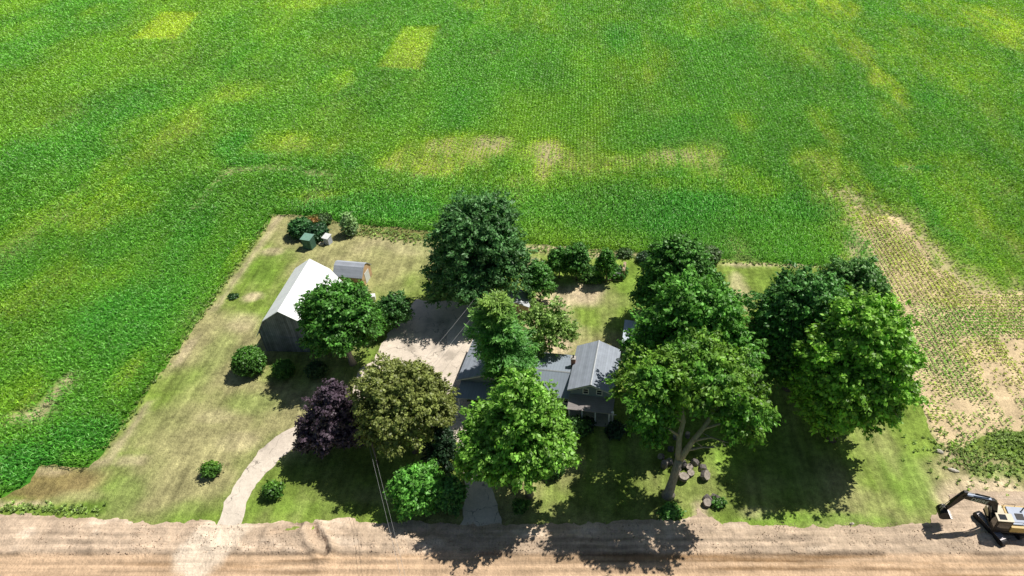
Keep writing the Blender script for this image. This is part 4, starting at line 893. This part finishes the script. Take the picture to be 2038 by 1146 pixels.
# white box seen behind the barn maple
px, py = G(741, 597); wb = empty('water_tank', (px, py, .02), 'small white tank on the grass right of the barn maple', 'tank', rz=.2)
MB().box(-.6, .6, -.45, .45, .1, 1.0).build('tank_body', M_WHITE, wb, bevel=.08); MB().box(-.55, .55, -.4, .4, 0, .1).build('base', M_WOOD, wb)
# wooden garden frame
px, py = G(1209, 556); gf = empty('garden_trellis', (px, py, .02), 'low wooden garden frame with a plank end wall, covered in vines', 'trellis', rz=math.radians(-7))
for x in (0, 2.2):
    for y in (0, 2.0): MB().box(x-.06, x+.06, y-.06, y+.06, 0, 1.5).build('post', M_POLE, gf)
for yy, zz in ((0, .9), (2., 1.4), (0, 1.4)): MB().box(.07, 2.13, yy-.04, yy+.04, zz, zz+.1).build('rail', M_METALG, gf)
MB().box(2.4, 2.9, .3, .45, 0, 1.9).box(2.42, 2.88, .46, 3.2, 0, 1.6).build('end_wall', M_WOOD, gf)
MB().box(-.4, 2.3, -.25, -.12, .0, .2).build('edging', M_WOOD, gf)
# post by the very large dark tree
px, py = G(856, 573); gp = empty('sign_post', (px, py, .02), 'yellowish wooden post standing left of the very large dark tree', 'post')
MB().box(-.13, .13, -.13, .13, 0, 1.9).build('post', m_plain('yellow_wood', (.42, .40, .14), .8, .2), gp)
MB().box(-.16, .16, -.16, .16, 1.9, 1.97).build('cap', M_POLE, gp)
# white lamp post before the porch
px, py = G(1218, 848); lp = empty('yard_lamp', (px, py, 0), 'white yard lamp post standing before the porch', 'lamp post')
MB().tube([(0, 0, 0), (0, 0, 2.4)], .05, 8).build('post', M_WHITE, lp)
MB().tube([(0, 0, 2.4), (0, 0, 2.48), (0, 0, 2.75), (0, 0, 2.9)], [.08, .2, .22, .03], 8).build('lantern', M_WHITE, lp); MB().box(-.5, .5, -.03, .03, 2.2, 2.26).build('crossbar', M_WHITE, lp)

# ------------------------------------------------------------------ utility line
def pole(label, px, py, h, trans=False, base=None, rz=0):
    X, Y = G(px, py, h); o = empty('utility_pole', (X, Y, 0), label, 'utility pole', rz=rz)
    MB().tube([(0, 0, -.1), (0, 0, h)], [.16, .1], 9).build('pole', M_POLE, o, True)
    MB().box(-.9, .9, -.06, .06, h-.55, -.43+h).build('crossarm', M_POLE, o)
    for x in (-.8, .8): MB().tube([(x, 0, h-.43), (x, 0, h-.36), (x, 0, h-.28)], [.05, .07, .04], 8).build('insulator', M_WHITE, o)
    if trans:
        tk = MB().tube([(-.32, -.2, h-1.6), (-.32, -.2, h-1.55), (-.32, -.2, h-.8), (-.32, -.2, h-.72)], [.2, .24, .24, .16], 12).build('transformer', M_METALG, o, True)
    return Vector((X, Y, h-.3)), rz
pA = pole('utility pole with a grey transformer before the very large dark tree', 971, 571, 7.5, True, rz=-.5)
pB = pole('utility pole hidden among the purple and olive brown trees', 729, 847, 7.2, rz=-.3)
pC = pole('utility pole standing across the dirt road just below the photo', 820, 1215, 8.5, rz=.1)
def wire(a, b, side, sag, label):
    (p, ra), (q, rb) = a, b; p = p+Vector((math.cos(ra), math.sin(ra), 0))*side; q = q+Vector((math.cos(rb), math.sin(rb), 0))*side
    pts = [p.lerp(q, t/16)+Vector((0, 0, -sag*4*(t/16)*(1-t/16))) for t in range(17)]
    tag(MB().tube(pts, .013, 5).build('power_line', M_WIRE), label, 'wire', 'overhead wires')
wire(pA, pB, -.8, .8, 'left overhead wire above the concrete yard'); wire(pA, pB, .8, .8, 'right overhead wire above the concrete yard')
wire(pB, pC, -.3, .4, 'left overhead wire crossing the front lawn to the road'); wire(pB, pC, .15, .4, 'right overhead wire crossing the front lawn to the road')

# ------------------------------------------------------------------ cut logs
def m_cutface():
    m, t, b = nt('cut_log_face'); v = tex_coord(t)
    f = noise_fac(t, v, 3., 5, .3, .7, .6, 1.3); rgb = N(t, 'ShaderNodeRGB'); rgb.outputs[0].default_value = (.36, .31, .26, 1)
    t.links.new(scale_col(t, rgb.outputs[0], f), b.inputs['Base Color']); b.inputs['Roughness'].default_value = .9; return m
M_CUT = m_cutface(); M_LOGB = m_plain('log_bark', (.17, .15, .14), .95, .4, 5., bumpd=.05)
def log_round(px, py, r, L, tilt, rz, label, group, z=0., seed=0):
    X, Y = G(px, py, z); rs = random.Random(seed)
    o = empty('log_round', (X, Y, z+.05), label, 'log', group=group); o.rotation_euler = (tilt, 0, rz)
    n = 14; rr = [r*rs.uniform(.86, 1.1) for _ in range(n)]; bm = MB()
    A = []
    for zz, k in ((0, .97), (L*.5, 1.04), (L, .95)): A.append([bm.bm.verts.new((rr[i]*k*math.cos(2*math.pi*i/n), rr[i]*k*math.sin(2*math.pi*i/n), zz)) for i in range(n)])
    for a, b in zip(A, A[1:]):
        for i in range(n): bm.bm.faces.new((a[i], a[(i+1) % n], b[(i+1) % n], b[i]))
    bm.bm.faces.new(A[0][::-1]); bm.build('bark', M_LOGB, o)
    c = MB(); c.poly([(rr[i]*.94*math.cos(2*math.pi*i/n), rr[i]*.94*math.sin(2*math.pi*i/n), L+.004) for i in range(n)])
    c.poly([(rr[i]*.95*math.cos(2*math.pi*i/n), rr[i]*.95*math.sin(2*math.pi*i/n), L) for i in range(n)]) if False else None
    f = c.build('cut_face', M_CUT, o)
    cc = MB(); cc.tube([(0, 0, L-.01), (0, 0, L-.002)], [r*.9, r*.9], n); cc.build('end_grain', M_CUT, o)
LG = [(1318, 905, .5), (1332, 918, .6), (1345, 868, .5), (1368, 866, .4), (1350, 905, .6), (1362, 918, .7), (1385, 915, .65), (1398, 925, .7), (1400, 942, .8), (1348, 945, .6), (1360, 948, .75), (1374, 940, .6), (1322, 925, .55), (1352, 928, .5), (1330, 890, .5), (1372, 928, .55)]
for i, (px, py, r) in enumerate(LG):
    rr = random.Random(i+3)
    log_round(px, py+4, r*.8, rr.uniform(.35, .9), rr.choice([0, .3, 1.35, 1.5, .9, .15]), rr.uniform(-1.4, 1.4), 'thick cut log round in the pile around the tall bare trunked tree', 'cut log rounds piled round the tall tree', z=.0 if rr.random() < .7 else .4, seed=i)
log_round(1404, 990, .55, 1.1, 1.45, .5, 'left upper of three separate cut log rounds by the road bank', None, seed=31)
log_round(1417, 989, .5, .9, 1.4, .9, 'right upper of three separate cut log rounds by the road bank', None, seed=32)
log_round(1406, 1003, .5, .6, .3, .2, 'lowest of three separate cut log rounds by the road bank', None, seed=33)

def rock(px, py, a, b, c, rz, label, mat):
    X, Y = G(px, py); rs = random.Random(px); bm = bmesh.new(); bmesh.ops.create_icosphere(bm, subdivisions=2, radius=1)
    for v in bm.verts: v.co = Vector((v.co.x*a, v.co.y*b, max(v.co.z, -.3)*c))*rs.uniform(.85, 1.12)
    me = bpy.data.meshes.new('rock'); bm.to_mesh(me); bm.free(); o = link('rock', me, mat); o.location = (X, Y, .1); o.rotation_euler.z = rz; tag(o, label, 'rock')
M_ROCK = m_plain('pale_rock', (.62, .57, .48), .9, .2, 4.)
rock(1868, 899, .55, .3, .3, -.5, 'pale rock at the corner where lawn, weeds and pale soil meet', M_ROCK)
rock(1897, 937, .75, .22, .25, -.4, 'long pale rock among weeds left of the churned soil', M_ROCK)
rock(1695, 1043, .3, .15, .15, .1, 'small white stone on the lawn edge by the dirt road', M_ROCK)

# ------------------------------------------------------------------ excavator
M_YEL = m_plain('tan_yellow_paint', (.62, .43, .15), .45, .12); M_CREAM = m_plain('dusty_cream_panel', (.66, .57, .42), .5, .12)
M_BLK = m_plain('black_paint', (.02, .018, .02), .4, .25); M_TRK = m_plain('track_steel', (.03, .028, .03), .6, .3); M_SHOE = m_plain('sunlit_track_shoe', (.44, .41, .42), .5, .2, metal=.2)
M_HOOD = m_plain('grey_hood', (.40, .45, .55), .5, .08); M_HOSE = m_plain('rubber_hose', (.02, .02, .02), .6, .1); M_STEEL = m_plain('worn_steel', (.40, .38, .38), .4, .2, metal=.4)
ex = empty('excavator', (46.75, 44.5, .1), 'excavator with black boom and tan body, bucket raised over the bare soil', 'excavator')
ex.scale = (1.12, 1.12, 1.12)
TR = math.radians(-71)    # track heading
uc = bpy.data.objects.new('undercarriage', None); COL.objects.link(uc); uc.parent = ex; uc.rotation_euler.z = TR
MB().box(-.9, .9, -.75, .75, .35, .85).build('car_body', M_BLK, uc, bevel=.05)
for s in (-1, 1):
    yc = s*1.12; prof = []
    for k in range(9): a = math.pi/2+math.pi*k/8; prof.append((-1.6+.38*math.cos(a), .4+.38*math.sin(a)))
    for k in range(9): a = -math.pi/2+math.pi*k/8; prof.append((1.6+.38*math.cos(a), .4+.38*math.sin(a)))
    tr = MB(); tr.prism(prof, yc-.3, yc+.3); tk = tr.build('track', M_TRK, uc)
    sh_ = MB(); x = -1.6
    while x < 1.62: sh_.box(x, x+.13, yc-.33, yc+.33, .785, .825); x += .17
    sh_.build('track_shoe', M_SHOE if s < 0 else M_TRK, tk)  # sunlight on the outer track's shoes painted in; inner shoes stay dark
    wl = MB()
    for wx in (-1.6, 1.6): wl.tube([(wx, yc-.34, .4), (wx, yc+.34, .4)], .28, 14)
    for wx in (-.9, -.3, .3, .9): wl.tube([(wx, yc-.33, .2), (wx, yc+.33, .2)], .15, 10)
    wl.build('wheel', M_BLK, tk)
MB().tube([(0, 0, .85), (0, 0, 1.05)], .65, 20).build('slew_ring', M_BLK, uc)
up = bpy.data.objects.new('upper_body', None); COL.objects.link(up); up.parent = ex; up.rotation_euler.z = math.radians(-5)
# local: -x is forward
MB().box(-1.35, 2.6, -1.3, 1.3, 1.05, 1.25).build('deck', M_BLK, up, bevel=.03)
MB().box(.2, 2.7, -1.32, 1.32, 1.25, 2.0).build('engine_housing', M_YEL, up, bevel=.06)
MB().box(.45, 2.5, -1.0, 1.1, 2.0, 2.12).build('hood', M_HOOD, up, bevel=.03); MB().box(1.0, 1.8, -.4, .3, 2.12, 2.16).build('grille', M_TRK, up)
MB().box(2.62, 3.0, -1.3, 1.3, 1.1, 1.9).build('counterweight', M_YEL, up, bevel=.1)
MB().box(-1.3, .2, .35, 1.3, 1.25, 1.95).build('side_box', M_CREAM, up, bevel=.05)
cb = MB().box(-1.35, .15, -1.28, -.35, 1.25, 2.85).build('cab', M_BLK, up, bevel=.06)
MB().box(-1.38, .18, -1.3, -.33, 2.85, 2.93).build('cab_roof', M_CREAM, cb, bevel=.03)
MB().box(-1.15, -.45, -1.1, -.5, 2.93, 2.96).build('skylight', M_GLASS, cb)
MB().box(-1.37, -1.352, -1.18, -.45, 1.7, 2.75).build('windscreen', M_GLASS, cb); MB().box(-1.2, .0, -1.30, -1.285, 1.8, 2.7).build('side_window', M_GLASS, cb)
MB().tube([(1.9, .7, 2.1), (1.9, .7, 2.6), (2.05, .7, 2.68)], .06, 8).build('exhaust', M_BLK, up)
hr = MB()
for y in (-.9, 1.2): hr.tube([(.3, y, 2.0), (.3, y, 2.35), (1.4, y, 2.35), (1.4, y, 2.0)], .022, 6)
hr.tube([(-1.3, 1.25, 1.95), (-1.3, 1.25, 2.3), (-.2, 1.25, 2.3), (-.2, 1.25, 1.95)], .022, 6); hr.build('handrail', M_BLK, up)
# boom profile in (x,z), thickness in y
def slab(prof, y0, y1, name, mat, par, bevel=.02): return MB().prism(prof, y0, y1).build(name, mat, par, bevel=bevel)
bm_ = slab([(-.75, 1.35), (-1.05, 1.35), (-2.15, 3.75), (-4.75, 4.55), (-5.0, 4.75), (-4.95, 5.0), (-4.7, 5.05), (-1.85, 4.55), (-1.45, 4.2), (-.7, 1.7)], -.2, .2, 'boom', M_BLK, up)
MB().box(-4.6, -2.2, -.17, .17, 0, .02).build('boom_top_plate', M_HOOD, bm_)
tp = bm_.children[0]; tp.rotation_euler.y = math.atan2(.42, 2.6)*1.0; tp.location = (-.62, 0, 4.33)
tp.location = (0, 0, 0); tp.rotation_euler = (0, 0, 0)
me = tp.data
for v in me.vertices:
    x = v.co.x; v.co.z += 5.055-(x+4.7)*(.5/2.85)+.01
tx = bpy.data.curves.new('lettering', 'FONT'); tx.body = 'DEERE'; tx.size = .62; tx.extrude = .004; tx.align_x = 'CENTER'; tx.align_y = 'CENTER'
to = bpy.data.objects.new('lettering', tx); COL.objects.link(to); to.parent = bm_; tx.materials.append(M_WHITE)
to.location = (-3.3, -.212, 4.42); to.rotation_euler = (math.radians(90), math.atan2(.65, 2.75), 0)
bpy.context.view_layer.update(); tm = bpy.data.meshes.new_from_object(to.evaluated_get(bpy.context.evaluated_depsgraph_get()))
lo = bpy.data.objects.new('lettering', tm); COL.objects.link(lo); lo.parent = bm_; lo.location = to.location; lo.rotation_euler = to.rotation_euler
if not tm.materials: tm.materials.append(M_WHITE)
bpy.data.objects.remove(to)
def cyl(name, p, q, r, par, mat=M_BLK, rod=True):
    p = Vector(p); q = Vector(q); m = p.lerp(q, .6); b = MB(); b.tube([p, m], r, 10); o = b.build(name, mat, par, True)
    MB().tube([m, q], r*.5, 8).build('piston_rod', M_STEEL, o, True)
cyl('hydraulic_cylinder', (-1.1, -.32, 1.3), (-2.1, -.32, 3.9), .09, up); cyl('hydraulic_cylinder', (-1.1, .32, 1.3), (-2.1, .32, 3.9), .09, up)
cyl('hydraulic_cylinder', (-2.4, 0, 4.85), (-4.9, 0, 5.45), .09, up)
stick = slab([(-4.7, 5.45), (-5.05, 5.5), (-5.35, 5.0), (-6.05, 2.55), (-5.8, 2.45), (-4.75, 4.55)], -.15, .15, 'stick', M_BLK, up)
cyl('hydraulic_cylinder', (-5.35, 0, 5.1), (-6.3, 0, 3.0), .07, up)
lk = MB().bar((-6.3, -.12, 3.0), (-6.0, -.12, 2.8), .06, .1).bar((-6.3, .12, 3.0), (-6.0, .12, 2.8), .06, .1).bar((-6.3, -.14, 3.0), (-6.35, -.14, 2.35), .06, .1).bar((-6.3, .14, 3.0), (-6.35, .14, 2.35), .06, .1).build('linkage', M_STEEL, up)
# bucket: curved shell with open mouth facing the cab, five teeth
bk = MB(); cs = []
for k in range(9):
    a = math.radians(60+k*26); cs.append((-5.95+.58*math.cos(a), 2.0+.58*math.sin(a)))
cs = [(-5.75, 2.5)]+cs[1:]+[(-5.2, 1.55)]
inn = [(-5.95+(x+5.95)*.9, 2.0+(z-2.0)*.9) for x, z in cs]
bk.prism(cs+inn[::-1], -.5, .5)
for y in (-.53, .5): bk.prism(cs, y, y+.03)
b_ = bk.build('bucket', M_BLK, up)
tt = MB()
for k in range(5): y = -.46+k*.205; tt.prism([(-5.25, 1.5), (-4.98, 1.52), (-5.25, 1.62)], y, y+.1)
tt.build('tooth', M_WHITE, b_)
MB().box(-5.32, -5.18, -.52, .52, 1.54, 1.64).build('cutting_edge', M_STEEL, b_)
def dissolve(e):
    bpy.context.view_layer.update()
    for c in list(e.children):
        m = e.matrix_basis @ c.matrix_basis; c.parent = e.parent; c.matrix_parent_inverse = Matrix(); c.matrix_basis = m
    bpy.data.objects.remove(e)
for e in (uc, up, ga): dissolve(e)
print('objects', len(bpy.data.objects))
